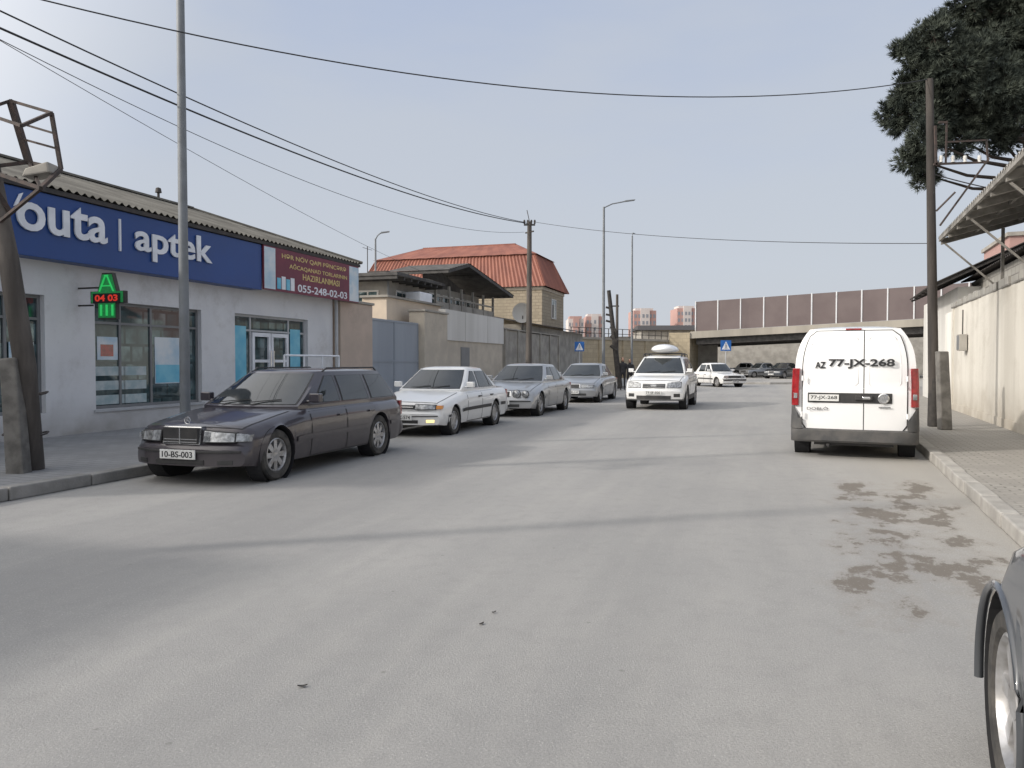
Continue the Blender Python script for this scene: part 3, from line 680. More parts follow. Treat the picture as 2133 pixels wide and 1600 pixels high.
M['rust']=mat('rusty_metal',(.075,.05,.042),.8,c2=(.04,.033,.03),scale=12,bump=.3)
ph=thing('pharmacy_building','long low white pharmacy building with blue sign and grey corrugated roof','building',F(0,0),ANG)
sE=fs(693,700)[0]; sL=-7.3
w0a,w0b=-2.9,fs(92,605)[0]; zt0=fs(90,607)[1]
w1a,w1b=fs(197,640)[0],fs(419,645)[0]; zt1=fs(197,632)[1]; zb1=fs(197,857)[1]
d1a,d1b=fs(489,655)[0],fs(641,660)[0]; ztd=fs(489,652)[1]; zbd=.35
zt1=(zt0+zt1)/2; zt0=zt1; zb1=max(.55,zb1); zb0=zb1
ops=[(w0a,w0b,zb0,zt0),(w1a,w1b,zb1,zt1),(d1a,d1b,zbd,ztd)]
def wall_open(q,s0,s1,z0,z1,y0,y1,ops):
    xs=sorted({s0,s1}|{v for o in ops for v in o[:2]})
    for a,b in zip(xs,xs[1:]):
        o=[o for o in ops if o[0]<=a+1e-4 and o[1]>=b-1e-4]
        if o:
            o=o[0]; q.box(a,b,y0,y1,z0,o[2]); q.box(a,b,y0,y1,o[3],z1)
        else: q.box(a,b,y0,y1,z0,z1)
q=MB(); wall_open(q,sL,sE,.1,4.3,0,.3,ops); q.box(sL,sE,7.6,7.9,.1,4.3); q.box(sL,sL+.3,.3,7.6,.1,4.3); q.box(sE-.3,sE,.3,7.6,.1,4.3)
q.build('wall','wallwhite',ph)
def window_unit(par,a,b,z0,z1,vs,hs,y=.10,fr='alu',name='window',glassm='shopglass',fw=.06):
    q=MB(); q.box(a,b,y,y+.07,z0,z0+fw); q.box(a,b,y,y+.07,z1-fw,z1); q.box(a,a+fw,y,y+.07,z0+fw,z1-fw); q.box(b-fw,b,y,y+.07,z0+fw,z1-fw)
    o=q.build(name,fr,par)
    for v in vs:
        x=a+(b-a)*v; MB().box(x-fw*.45,x+fw*.45,y+.002,y+.068,z0+fw,z1-fw).build('mullion',fr,o)
    for h in hs:
        z=z0+(z1-z0)*h; MB().box(a+fw,b-fw,y+.004,y+.066,z-fw*.4,z+fw*.4).build('transom',fr,o)
    MB().box(a+fw,b-fw,y+.03,y+.036,z0+fw,z1-fw).build('pane',glassm,o)
    return o
window_unit(ph,w0a,w0b,zb0,zt0,[.25,.5,.77],[.8],fr='alud')
w1=window_unit(ph,w1a,w1b,zb1,zt1,[.24,.52,.86],[.8],fr='alud')
MB().box(w1a-.05,w1b+.05,-.04,.1,zb1-.05,zb1-.002).build('window_sill','alu',ph)
ppp=w1a+(w1b-w1a)*.56; o=MB().box(ppp,ppp+(w1b-w1a)*.27,.120,.126,zb1+.45,zt1-.65).build('window_poster','poster2',w1)
MB().box(ppp+.02,ppp+(w1b-w1a)*.27-.02,.116,.120,zb1+.47,zb1+.85).build('poster_print','poster',o)
o=MB().box(w1a+.16,w1a+.16+.5,.120,.126,zb1+.95,zb1+1.4).build('window_poster','poster2',w1)
MB().box(w1a+.24,w1a+.55,.116,.120,zb1+1.02,zb1+1.25).build('poster_print','red',o)
o=MB().box(w0b-.62,w0b-.15,.09,.098,zb0+.4,zb0+1.25).build('window_poster','poster2',ph)
MB().box(w0b-.56,w0b-.22,.086,.09,zb0+.5,zb0+.85).build('poster_print','poster',o)
M['shelf']=mat('pale_shelving',(.50,.55,.55),.5,c2=(.30,.40,.42),scale=6)
for (x_,w_) in ((w1a+.1,.75),(w1a+.1+(w1b-w1a)*.24,.6)):
    q=MB()
    for zz in (0,.28,.56): q.box(x_,x_+w_,.122,.128,zb1+.08+zz,zb1+.26+zz)
    q.build('display_shelf','shelf',w1)
dw=d1b-d1a
en=window_unit(ph,d1a,d1b,zbd,ztd,[.23,.75],[.83],fr='alu',name='shop_entrance')
for k in (0,1):
    a=d1a+dw*(.245+.25*k); b=a+dw*.24
    q=MB(); z1=zbd+(ztd-zbd)*.81
    for bx in ((a,a+.09,.07,.12,zbd+.02,z1),(b-.09,b,.07,.12,zbd+.02,z1),(a+.09,b-.09,.07,.12,zbd+.02,zbd+.3),(a+.09,b-.09,.07,.12,z1-.1,z1),(a+.09,b-.09,.07,.12,zbd+1.1,zbd+1.17)): q.box(*bx)
    o=q.build('door','letter',ph); xx=b-.045 if k==0 else a+.045
    MB().tube([(xx,.03,zbd+.9),(xx,.03,zbd+1.4)],.016,8).build('handle','chrome',o)
for k in (0,1):
    a=d1a+.07 if k==0 else d1a+dw*.77; MB().box(a,a+dw*.15,.09,.098,zbd+.5,zbd+2.0).build('window_poster','poster',ph)
MB().box(d1a-.3,d1b+.5,-1.35,-.01,.12,.34).build('entrance_step','kerb',ph,bevel=.01)
s0=fs(592,745,-1.25)[0]; s1=fs(706,745,-1.25)[0]
ra=thing('entrance_railing','light grey tubular metal railing beside the pharmacy entrance steps','railing',F(s0,-1.25,.34),ANG); ra.location.z=.12
q=MB(); 
for z in (1.15,1.50): q.tube([(0,0,z),(s1-s0,0,z)],.024,8)
for x in lin(0,s1-s0,3): q.tube([(x,0,0),(x,0,1.50)],.024,8)
for z in (1.15,1.50): q.tube([(s1-s0,0,z),(s1-s0,.9,z)],.024,8)
q.build('rail_tubes','letter',ra,smooth=40)
# roof (corrugated)
ev=-.42; zE=4.47; rb_=4.0; zR=5.98; s_end=fs(748,565,-.3)[0]; hip=fs(398,448,4.0)[0]
def corr(rowsfn,s0,s1,per=.17,amp=.028,n=6):
    rows=[]; k=int((s1-s0)/per*n)
    for i in range(k+1):
        s=s0+(s1-s0)*i/k; dz=amp*sin(2*pi*s/per); rows.append([Vector(p)+Vector((0,0,dz)) for p in rowsfn(s)])
    return rows
def rf(s):
    w=1 if s<hip else max(0,(s_end-s)/(s_end-hip))
    return [(s,ev+(rb_-ev)*w*k/4,zE+(zR-zE)*w*k/4) for k in range(5)]
q=MB(); q.grid(corr(rf,sL-.3,s_end)); 
def rf2(s):
    w=1 if s<hip else max(0,(s_end-s)/(s_end-hip))
    return [(s,8.2+(rb_-8.2)*w*k/4,zE+(zR-zE)*w*k/4) for k in range(5)]
q.grid(corr(rf2,sL-.3,s_end)); q.grid([[(s_end,ev,zE),(s_end,8.2,zE)],[(hip,rb_,zR),(hip,rb_,zR)]]); q.add([(sL,0,zE-.2),(sL,7.9,zE-.2),(sL,rb_,zR-.05)],[(0,1,2)])
rfo=q.build('roof','asbestos',ph,recalc=False,smooth=60)
q=MB()
for a,b in (((sL,rb_,zR+.04),(hip,rb_,zR+.04)),((hip,rb_,zR+.04),(s_end,ev,zE+.04))): q.bar(a,b,.22,.05)
q.build('ridge_cap','asbestos',rfo)
MB().box(sL,s_end-.1,ev+.02,ev+.07,zE-.11,zE-.03).build('fascia_board','dark',ph)
MB().box(sL,s_end-.1,ev+.08,.0,zE-.12,zE-.09).build('soffit','void',ph)
q=MB(); p=fs(330,410,4.0); q.tube([(p[0],rb_,5.9),(p[0],rb_,6.25)],.035,8); q.lathe([(.0,.15),(.07,.12),(.09,.0),(0,0)],12,'z',(p[0],rb_,6.2)); q.build('vent_pipe','dark',ph)
M['conc']=mat('weathered_concrete',(.38,.355,.31),.92,c2=(.25,.235,.21),scale=1.4,bump=.4,bscale=14)
nb=thing('neighbour_shop','plain rendered single storey shop beyond the left frame edge, before the pharmacy','building',F(-24,0),ANG)
q=MB(); wall_open(q,0,12.6,.1,4.7,0,.3,[(2,4,.12,2.6),(6,10,.7,2.7)]); q.box(0,12.6,6,6.3,.1,4.7); q.box(0,.3,.3,6,.1,4.7); q.box(12.3,12.6,.3,6,.1,4.7); q.build('wall','wallwhite',nb)
MB().box(-.3,12.9,-.4,6.6,4.702,4.9).build('roof','conc',nb)
window_unit(nb,6,10,.7,2.7,[.33,.66],[.8],fr='alud'); window_unit(nb,2,4,.12,2.6,[.5],[.85],fr='alu',name='door')
# blue sign
bs0=-7.0; bs1=fs(545,560,-.36)[0]; zS0=fs(545,604,-.36)[1]; zS1=zE-.125
sg_=thing('shop_sign','long blue pharmacy sign with big white letters under the roof edge','sign',F(0,-.22),ANG)
MB().box(bs0,bs1,-.14,.215,zS0,zS1).build('sign_panel','blue',sg_,bevel=.01)
def stext(nm,s,pa,pb,z0,z1,m='letter',bold=.02,par=None,y=-.16):
    a=fs(pa,500,-.38)[0]; b=fs(pb,500,-.38)[0]; return text(nm,s,m,par or sg_,((a+b)/2,y,(z0+z1)/2),(pi/2,0,0),width=b-a,height=z1-z0,ext=.03,bold=bold)
zb_=fs(222,507,-.38)[1]-.03
stext('sign_letters','outa',34,222,zb_,zb_+.58,bold=.018)
a=fs(34,470,-.38)[0]; q=MB(); q.hull([(a-.045,-.17,zb_+.36),(a+.035,-.17,zb_+.40),(a+.035,-.14,zb_+.40),(a-.045,-.14,zb_+.36),(a+.06,-.17,zb_+.58),(a+.14,-.17,zb_+.62),(a+.14,-.14,zb_+.62),(a+.06,-.14,zb_+.58)]); q.build('letter_stem','letter',sg_,bevel=.01)
a=fs(250,490,-.38)[0]; MB().box(a-.022,a+.022,-.17,-.138,zb_-.07,zb_+.54).build('sign_divider','letter',sg_)
stext('sign_letters','aptek',280,440,zb_-.17,zb_+.56,bold=.018)
# maroon banner
M['maroon']=mat('maroon_banner',(.19,.03,.055),.5,c2=(.14,.022,.045),scale=1.5)
M['yellow']=mat('yellow_print',(.70,.55,.22),.5)
b0=fs(549,520,-.40)[0]; b1=fs(747,575,-.40)[0]; zM0=fs(549,602,-.40)[1]; zM1=zE-.12
bn=thing('banner','maroon banner with yellow lettering and phone number beside the blue sign','banner',F(b0,-.30),ANG); W_=b1-b0
MB().box(0,W_,-.10,-.06,zM0,zM1).build('banner_sheet','maroon',bn)
MB().box(.02,W_*.10,-.108,-.10,zM0+.03,zM1-.03).build('window_picture','poster2',bn); MB().box(W_*.88,W_-.02,-.108,-.10,zM0+.03,zM1-.03).build('window_picture','poster2',bn)
for k in range(4):
    MB().box(W_*(.115+.042*k),W_*(.15+.042*k),-.110,-.10,zM0+.06,zM0+.34+.05*(k%2)).build('door_picture','letter' if k%2 else 'poster',bn)
hh=zM1-zM0
for k,(s,w,x_) in enumerate((('HƏR NÖV QAPI PƏNCƏRƏ',.68,.50),('AĞCAQANAD TORLARININ',.62,.54),('HAZIRLANMASI',.40,.56))):
    text('banner_text',s,'yellow',bn,(W_*x_,-.102,zM1-.17-k*hh*.205),(pi/2,0,0),width=W_*w,height=.165,ext=.004,bold=.008)
text('banner_phone','055-248-02-03','letter',bn,(W_*.58,-.102,zM0+.16),(pi/2,0,0),width=W_*.54,height=.20,ext=.004,bold=.015)
# pharmacy cross
M['green']=mat('green_led',(.02,.22,.06),.4,c2=(.015,.10,.035),scale=25,emit=(.03,.6,.15),es=.14)
M['greenlit']=mat('green_led_bright',(.04,.6,.15),.4,emit=(.05,.9,.2),es=.30)
M['ledred']=mat('red_led',(.6,.03,.02),.4,emit=(1,.06,.03),es=.35)
cs=.75
cr=thing('pharmacy_cross','green lit pharmacy cross sign with red digits projecting from the wall','sign',F(cs,0),ANG)
q=MB(); yc=-.72; zc=2.66
def crossp(k,x0,x1,mi=0,qq=None):
    a=.135*k;b=.36*k
    P_=[(-a*.8,b*1.08),(a*.8,b*1.08),(a*1.5,a*.6),(b,a*.6),(b,-a*.9),(a*1.35,-a*.9),(a*1.35,-b*1.1),(-a*1.5,-b*1.1),(-a*1.5,-a*.9),(-b,-a*.9),(-b,a*.6),(-a*1.5,a*.6)]
    n=len(P_); vs=[(x0,yc-u,zc+v) for u,v in P_]+[(x1,yc-u,zc+v) for u,v in P_]
    qq.add(vs,[tuple(range(n)),tuple(range(n,2*n))]+[(i,(i+1)%n,n+(i+1)%n,n+i) for i in range(n)])
crossp(1.08,-.03,.05,0,q); o=q.build('cross_case','dark',cr)
q=MB(); crossp(1.0,-.04,-.031,0,q); q.build('led_cross','green',cr)
q=MB(); q.bar((-.045,yc+.16,zc+.08),(-.045,yc+.02,zc+.36),.035,.02); q.bar((-.045,yc-.16,zc+.08),(-.045,yc-.02,zc+.36),.035,.02); q.bar((-.045,yc+.1,zc+.18),(-.045,yc-.1,zc+.18),.035,.02); q.bar((-.045,yc+.04,zc+.37),(-.045,yc-.04,zc+.37),.035,.02)
q.build('led_tube','greenlit',cr)
for u in (-.13,.0,.13):
    q=MB(); q.bar((-.045,yc-u,zc-.36),(-.045,yc-u,zc-.16),.04,.02); q.build('led_tube','greenlit',cr)
MB().box(-.055,-.042,yc-.31,yc+.31,zc-.13,zc+.045).build('digit_display','void',cr)
text('display_digits','04 03','ledred',cr,(-.057,yc,zc-.04),RR,width=.52,height=.12,bold=.03)
q=MB(); q.bar((0.02,0,zc+.16),(.02,yc+.15,zc+.16),.03); q.bar((.02,0,zc-.16),(.02,yc+.38,zc-.16),.03); q.build('bracket','dark',cr)
# --- gate, pillars and walls beyond the pharmacy
M['pink']=mat('pinkish_plaster',(.56,.45,.37),.9,c2=(.48,.39,.32),scale=1.3,bump=.3,grime=((.34,.28,.23),1.2))
M['beige']=mat('beige_plaster',(.56,.50,.41),.9,c2=(.46,.41,.34),scale=1.3,bump=.3,grime=((.33,.29,.24),1.2))
M['gate']=mat('blue_grey_gate_paint',(.33,.365,.41),.6,c2=(.28,.31,.35),scale=1,streak=True)
M['offw']=mat('offwhite_panel',(.66,.645,.61),.85,c2=(.56,.545,.51),scale=1.1,bump=.2,streak=True)
def fthing(nm,lab,cat,s,b=0,g=None): return thing(nm,lab,cat,F(s,b),ANG,g)
p0,p1=fs(700,640)[0],fs(768,640)[0]
t=fthing('gate_pillar','pinkish plastered pillar between the pharmacy and the metal gate','pillar',p0)
MB().box(0,p1-p0-.02,-.15,.5,.1,3.28).build('shaft','pink',t,bevel=.02); MB().box(-.05,p1-p0+.03,-.2,.55,3.282,3.36).build('cap','conc',t,bevel=.01)
t=fthing('downpipe','thin grey downpipe at the right corner of the pharmacy','pipe',sE+.05,-.1); MB().tube([(0,0,.12),(0,0,3.6),(0,.1,4.1)],.05,10).build('pipe','alu',t,smooth=40)
g1=fs(877,670)[0]
t=fthing('metal_gate','wide blue grey sheet metal gate between two pillars','gate',p1+.02,.1)
wG=g1-p1-.06
for k in (0,1):
    o=MB().box(wG/2*k+.01,wG/2*(k+1)-.01,0,.04,.14,2.92).build('gate_leaf','gate',t)
    q=MB(); a=wG/2*k+.01;b=wG/2*(k+1)-.01
    for x in (a+.03,b-.03): q.box(x-.025,x+.025,-.018,-.002,.16,2.9)
    for z in (.18,1.5,2.88): q.box(a,b,-.022,-.004,z-.03,z+.03)
    q.build('leaf_frame','gate',o)
p2=fs(925,655)[0]
t=fthing('gate_pillar','beige plastered pillar on the far side of the metal gate','pillar',g1)
MB().box(0,p2-g1,-.15,.5,.1,3.36).build('shaft','beige',t,bevel=.02); MB().box(-.05,p2-g1+.05,-.2,.55,3.362,3.44).build('cap','conc',t,bevel=.01)
p3=fs(1047,670)[0]
t=fthing('yard_wall','yard wall with off white upper panels and beige base past the gate','wall',p2+.01)
MB().box(0,p3-p2-.02,0,.25,.1,2.35).build('wall_base','beige',t); MB().box(0,p3-p2-.02,-.06,.24,2.352,3.6).build('upper_panel','offw',t)
q=MB()
for x in (2.2,5.1): q.box(x-.01,x+.01,-.066,-.061,2.36,3.59)
q.build('panel_joints','conc',t)
o=MB().box(1.8,2.8,-.03,.0,.14,2.1).build('door','alud',t); MB().box(2.62,2.68,-.06,-.03,1.0,1.15).build('handle','chrome',o)
p4=fs(1163,700)[0]
t=fthing('concrete_wall','weathered grey concrete yard wall behind the wooden utility pole','wall',p3+.01)
q=MB(); q.box(0,p4-p3,-.05,.2,.1,3.05); q.build('wall_panel','conc',t)
q=MB()
for x in lin(.2,p4-p3-.2,5): q.box(x-.12,x+.12,-.12,-.052,.1,3.1)
q.build('pilaster','conc',t); MB().box(-.0,p4-p3,-.14,.28,3.102,3.16).build('coping','conc',t)
M['slab']=mat('dark_roof_slab',(.06,.057,.055),.85,c2=(.10,.095,.09),scale=3)
t=fthing('low_shed','low dark roofed shed at the far end of the concrete wall','shed',fs(1085,690,.6)[0],.6)
MB().box(0,16,0,4,.1,3.6).build('wall','conc',t); q=MB(); q.grid(corr(lambda s:[(s,-.5,3.65),(s,4.2,4.5)],-.3,17,.25,.03)); q.build('roof','dark',t,recalc=False)
# --- houses
M['houseg']=mat('grey_render',(.38,.36,.325),.9,c2=(.27,.255,.23),scale=1.2,bump=.4,bscale=12)
M['housec']=mat('cream_render',(.66,.55,.43),.9,c2=(.58,.485,.385),scale=1.2,bump=.2)
def hwin(par,x0,x1,z0,z1,y,axis='y'):
    q=MB()
    if axis=='y':
        q.box(x0,x1,y-.04,y+.02,z0,z0+.07); q.box(x0,x1,y-.04,y+.02,z1-.07,z1); q.box(x0,x0+.07,y-.04,y+.02,z0+.07,z1-.07); q.box(x1-.07,x1,y-.04,y+.02,z0+.07,z1-.07); q.box((x0+x1)/2-.03,(x0+x1)/2+.03,y-.035,y+.02,z0+.07,z1-.07)
        w=q.build('window','offw',par); MB().box(x0+.07,x1-.07,y-.02,y-.008,z0+.07,z1-.07).build('pane','shopglass',w)
    else:
        q.box(y-.04,y+.02,x0,x1,z0,z0+.07); q.box(y-.04,y+.02,x0,x1,z1-.07,z1); q.box(y-.04,y+.02,x0,x0+.07,z0+.07,z1-.07); q.box(y-.04,y+.02,x1-.07,x1,z0+.07,z1-.07); q.box(y-.035,y+.02,(x0+x1)/2-.03,(x0+x1)/2+.03,z0+.07,z1-.07)
        w=q.build('window','offw',par); MB().box(y-.02,y-.008,x0+.07,x1-.07,z0+.07,z1-.07).build('pane','shopglass',w)
v0=fs(922,640,1.2)[0]; v1=fs(1040,640,1.2)[0]; zv=3.62
a0=fs(806,600,2.0)[0]
h1=fthing('grey_house','grey rendered two storey house with flat dark overhanging roof behind the gate','house',a0,2.0)
zA=fs(806,580,2.0)[1]; LA=v0-a0-.05
MB().box(0,LA,0,4.6,.1,zA).build('wall','houseg',h1)
MB().box(-.9,LA+.1,-.9,5.0,zA+.002,zA+.14).build('roof','slab',h1,bevel=.02); 
q=MB()
for x in lin(-.8,LA,7): q.box(x-.05,x+.05,-.85,5.0,zA-.12,zA-.001)
q.build('roof_beam','slab',h1)
hwin(h1,.35,1.3,zA-1.5,zA-.45,-.02,'x'); hwin(h1,.7,1.9,zA-1.3,zA-.4,-.02); hwin(h1,3.0,4.6,zA-1.3,zA-.4,-.02)
q=MB(); q.tube([(-.1,-.1,.1),(-.1,-.1,zA-.13)],.05,8); q.build('drainpipe','alud',h1)
for k,(x,y,w,h) in enumerate(((.6,.3,1.1,.25),(2.2,.8,1.6,.18),(4.2,.2,.9,.32))):
    MB().box(x,x+w,y,y+.9,zA+.142,zA+.142+h).build('roof_clutter',('rust','slab','conc')[k],h1,bevel=.03)
q=MB(); q.tube([(1.2,1.5,zA+.1),(1.2,1.5,zA+1.5)],.02,6); q.tube([(.8,1.5,zA+1.4),(1.6,1.5,zA+1.4)],.01,5); q.build('aerial','dark',h1)
a1=fs(800,640,.9)[0]; a2=fs(918,640,.9)[0]; zc_=fs(800,618,.9)[1]
h2=fthing('cream_annex','small cream plastered annex behind the blue grey gate','annex',a1,.9)
MB().box(.2,a2-a1,0,1.0,.1,zc_).build('wall','housec',h2); MB().box(.1,a2-a1+.1,-.1,1.05,zc_+.002,zc_+.08).build('roof','conc',h2)
wbx=fs(860,606,1.3); t=fthing('water_tank','small white box tank standing on the cream annex roof','tank',wbx[0]+.2,1.05); t.location.z=zc_+.08
MB().box(0,1.2,0,.7,0,.42).build('tank','letter',t,bevel=.05); MB().box(.3,.6,.2,.45,.42,.47).build('lid','alud',t)
h3=fthing('veranda_house','brown house with open upper veranda under sloping dark sheet roofs','house',v0,1.2)
LV=v1-v0; zvt=4.95; DP=2.6
MB().box(0,LV,0.3,DP,.1,zv).build('lower_wall','housec',h3)
MB().box(0.4,LV-.2,1.1,DP,zv,zvt).build('upper_wall','houseg',h3)
q=MB()
for x in lin(0.05,LV-.05,5): q.box(x-.05,x+.05,.3,.4,zv,zvt)
q.box(0,LV,.31,.39,zv+.75,zv+.82); 
q.build('veranda_post','houseg',h3)
q=MB(); q.grid([[(0,.33,zv),(LV,.33,zv)],[(0,.33,zv+.55),(LV,.33,zv+.55)]]); q.build('veranda_railing','houseg',h3)
for x in lin(.9,LV-2.2,3): hwin(h3,x,x+1.3,zv+.3,zvt-.3,1.08)
q=MB(); ztop=fs(950,549,1.2)[1]; zlow=fs(1046,607,.5)[1]
def vz(s): return ztop+(zlow-ztop)*max(0,(s-1.8))/(LV-1.2) if s>1.8 else ztop-(1.8-s)*.22
rows=[]
for i in range(61):
    s=-.7+(LV+1.5)*i/60; rows.append([(s,-.6,vz(s)+.025*(i%2)),(s,DP-.2,vz(s)+.025*(i%2)+.0)])
q.grid(rows); q.build('roof','slab',h3,recalc=False)
q=MB()
for s in (-.6,1.8,LV*.5,LV+.6): q.box(s-.05,s+.05,-.55,DP-.3,vz(s)-.16,vz(s)-.02)
q.bar((-.6,-.55,vz(-.6)-.08),(1.8,-.55,vz(1.8)-.08),.05,.14); q.bar((1.8,-.55,vz(1.8)-.08),(LV+.7,-.55,vz(LV+.7)-.08),.05,.14)
q.build('roof_beam','slab',h3)
q=MB(); q.add([(.3,1.1,zvt),(LV*.75,1.1,zvt),(1.8,1.1,ztop-.1),(.3,1.1,vz(.3)-.1)],[(0,1,2,3)]); q.build('gable_board','slab',h3)
M['orange']=mat('orange_sheet_roof',(.285,.105,.068),.65,c2=(.20,.070,.048),scale=1.2,bump=.2,streak=True)
M['limestone']=brick('limestone_blocks',(.42,.355,.26),(.34,.285,.205),(.22,.185,.14),.42,.2,.016,.7)
o0=36.0
h4=fthing('limestone_house','tall limestone block house with steep orange sheet metal mansard roof','house',o0,.8)
LX,LY=5.6,12.5; zw=6.2; zk=8.35; zq=9.35
MB().box(0,LX,0,LY,.1,zw).build('wall','limestone',h4)
MB().box(-.05,LX+.05,-.05,LY+.05,zw-.2,zw-.003).build('cornice','beige',h4)
q=MB(); e=.3; i_=.65
A=[(-e,-e,zw),(LX+e,-e,zw),(LX+e,LY+e,zw),(-e,LY+e,zw)]; B=[(i_,i_,zk),(LX-i_,i_,zk),(LX-i_,LY-i_,zk),(i_,LY-i_,zk)]
for k in range(4):
    a,b=Vector(A[k]),Vector(A[(k+1)%4]); c_,d_=Vector(B[k]),Vector(B[(k+1)%4]); L_=(b-a).length; n=max(8,int(L_/.26))*2
    nrm=(b-a).cross(Vector((0,0,1))).normalized()
    rows=[]
    for i in range(n+1):
        w=i/n; off=nrm*(.03 if i%2 else -.03); rows.append([a.lerp(b,w)+off,c_.lerp(d_,w)+off])
    q.grid(rows)
R1,R2=Vector((LX/2,2.6,zq)),Vector((LX/2,LY-3.2,zq)); e2=-.15
Bx=[Vector((i_+e2,i_+e2,zk-.02)),Vector((LX-i_-e2,i_+e2,zk-.02)),Vector((LX-i_-e2,LY-i_-e2,zk-.02)),Vector((i_+e2,LY-i_-e2,zk-.02))]
for a,b,c_,d_ in ((Bx[0],Bx[1],R1,R1),(Bx[1],Bx[2],R1,R2),(Bx[2],Bx[3],R2,R2),(Bx[3],Bx[0],R2,R1)):
    n=24; q.grid([[a.lerp(b,i/n)+Vector((0,0,.02*(i%2))),c_.lerp(d_,i/n)+Vector((0,0,.02*(i%2)))] for i in range(n+1)])
ro=q.build('roof','orange',h4,recalc=False)
for k in range(4): q=MB(); q.bar(A[k],B[k],.12,.06); q.build('ridge_cap','orange',ro)
q=MB(); q.bar(R1,R2,.2,.08); q.build('ridge_cap','orange',ro)
hwin(h4,2.2,3.4,zw-1.9,zw-.6,-.02)
t=fthing('satellite_dish','pale satellite dish on a short post above the concrete wall','dish',fs(1078,665,.5)[0],.2); t.location.z=3.7
q=MB(); q.tube([(0,0,-.9),(0,0,.3)],.03,8); q.build('post','dark',t)
q=MB(); q.lathe([(.0,.16),(.25,.11),(.45,.03),(.55,-.06)],20,'x',(-.1,0,.45)); q.build('dish','offw',t,smooth=60)
# ---------------------------------------------------------------- poles
M['steel']=mat('painted_steel_pole',(.20,.215,.23),.55,c2=(.155,.165,.175),scale=3)
M['wood']=mat('weathered_pole_wood',(.125,.110,.098),.9,c2=(.060,.052,.046),scale=6,bump=.6,bscale=22,streak=True)
M['wooddk']=mat('dark_pole_wood',(.075,.065,.058),.9,c2=(.04,.035,.032),scale=6,bump=.6,bscale=22,streak=True)
M['tar']=mat('tarred_wood',(.028,.025,.024),.8,c2=(.05,.045,.04),scale=8,bump=.5)
M['concpost']=mat('concrete_post',(.19,.18,.165),.95,c2=(.11,.104,.095),scale=5,bump=.9,bscale=18)
def street_lamp(lab,px,Y,htop,r0,r1,armdir,arml,headl=.6,z0=.12,g=None,x=None):
    if x is None: x=ray(px,700)[0]*Y
    t=thing('street_lamp',lab,'street lamp',(x,Y,z0),0,g)
    MB().tube([(0,0,0),(0,0,htop*.5),(0,0,htop-z0)],[r0,(r0+r1)/2,r1],14).build('pole','steel',t,smooth=50)
    MB().lathe([(r0*1.8,0),(r0*1.8,.03),(r0*1.15,.04),(r0*1.15,.35)],14).build('base_plate','steel',t,smooth=40)
    a=Vector(armdir).normalized(); h=htop-z0
    MB().tube([(0,0,h-.05),a*(arml*.4)+Vector((0,0,h+.18)),a*arml+Vector((0,0,h+.33))],.035,8).build('arm','steel',t,smooth=50)
    n=Vector((-a.y,a.x,0)); p=a*arml+Vector((0,0,h+.30)); e=p+a*headl+Vector((0,0,.1))
    q=MB(); q.hull([p-n*.08,e-n*.12,e+n*.12,p+n*.08,p-n*.07+Vector((0,0,.09)),e-n*.10+Vector((0,0,.06)),e+n*.10+Vector((0,0,.06)),p+n*.07+Vector((0,0,.09))]); q.build('lamp_head','steel',t,bevel=.02)
street_lamp('tall grey steel lamp post rising out of frame in front of the pharmacy',384,12.5,9.6,.085,.055,(1,-.3,0),1.6)
street_lamp('steel lamp post standing outside the frame near the viewer on the left pavement',0,4.7,9.0,.12,.07,(1,-.3,0),1.6,x=-7.0)
street_lamp('grey steel lamp post with single arm at the bend, left of the oncoming suv',1257,44,10.3,.10,.06,(1,.1,0),1.2)
street_lamp('distant thin lamp post with flat head above the yellow retaining wall',1316,70,12.9,.11,.07,(.3,1,0),.5,1.0)
street_lamp('lamp post standing behind the grey flat roofed house',783,44,8.5,.07,.05,(1,.2,0),.3,.5)
bp=gr(70,978,.12); 
tp=Vector((-6.62,9.25,6.0))
up=thing('utility_pole','weathered wooden utility pole leaning left, lashed to a concrete stub','utility pole',bp)
loc=lambda v:Vector(v)-bp
pts=[Vector((0,0,0)),loc(at(52,760,9.25)),loc(at(18,540,9.2)),loc(at(-6,420,9.2)),loc(tp)]
MB().tube(pts,[.125,.12,.11,.105,.09],14).build('pole','wood',up,smooth=50)
q=MB(); sp=gr(38,985,.12)-bp; st_=loc(at(22,748,9.15)); q.hull([sp+Vector(v) for v in ((-.10,-.09,-.02),(.12,-.09,-.02),(.12,.09,-.02),(-.10,.09,-.02))]+[st_+Vector(v) for v in ((-.09,-.08,0),(.10,-.07,.03),(.09,.08,-.02),(-.10,.08,0.02))]); q.build('concrete_stub','concpost',up,bevel=.02)
q=MB()
for z in (.45,.95):
    c_=Vector((-.09,0,z)); q.tube([c_+Vector((.26*cos(a)-.0,.19*sin(a),.015*sin(a*3))) for a in lin(0,2*pi,16)],.012,5)
q.build('wire_lashing','dark',up)
cg=thing('lamp_cage','rusty angle iron cage holding a floodlight on the leaning pole','bracket',at(60,395,8.9)); co=cg.location.copy()
def cp(px,py,Y): return at(px,py,Y)-co
q=MB(); T_=[cp(-45,232,9.0),cp(22,210,9.35),cp(107,235,9.0),cp(45,262,8.5)]; Bt=[cp(-40,350,9.0),cp(60,338,9.35),cp(127,352,9.0),cp(85,392,8.5)]
for k in range(4):
    q.bar(T_[k],T_[(k+1)%4],.035); q.bar(Bt[k],Bt[(k+1)%4],.04)
q.bar(T_[1],Bt[1],.07); q.bar(T_[2],Bt[2],.04); q.bar(T_[0],Bt[0],.04)
for w in (.35,.62): q.bar(T_[1].lerp(Bt[1],w),T_[2].lerp(Bt[2],w+.02),.025)
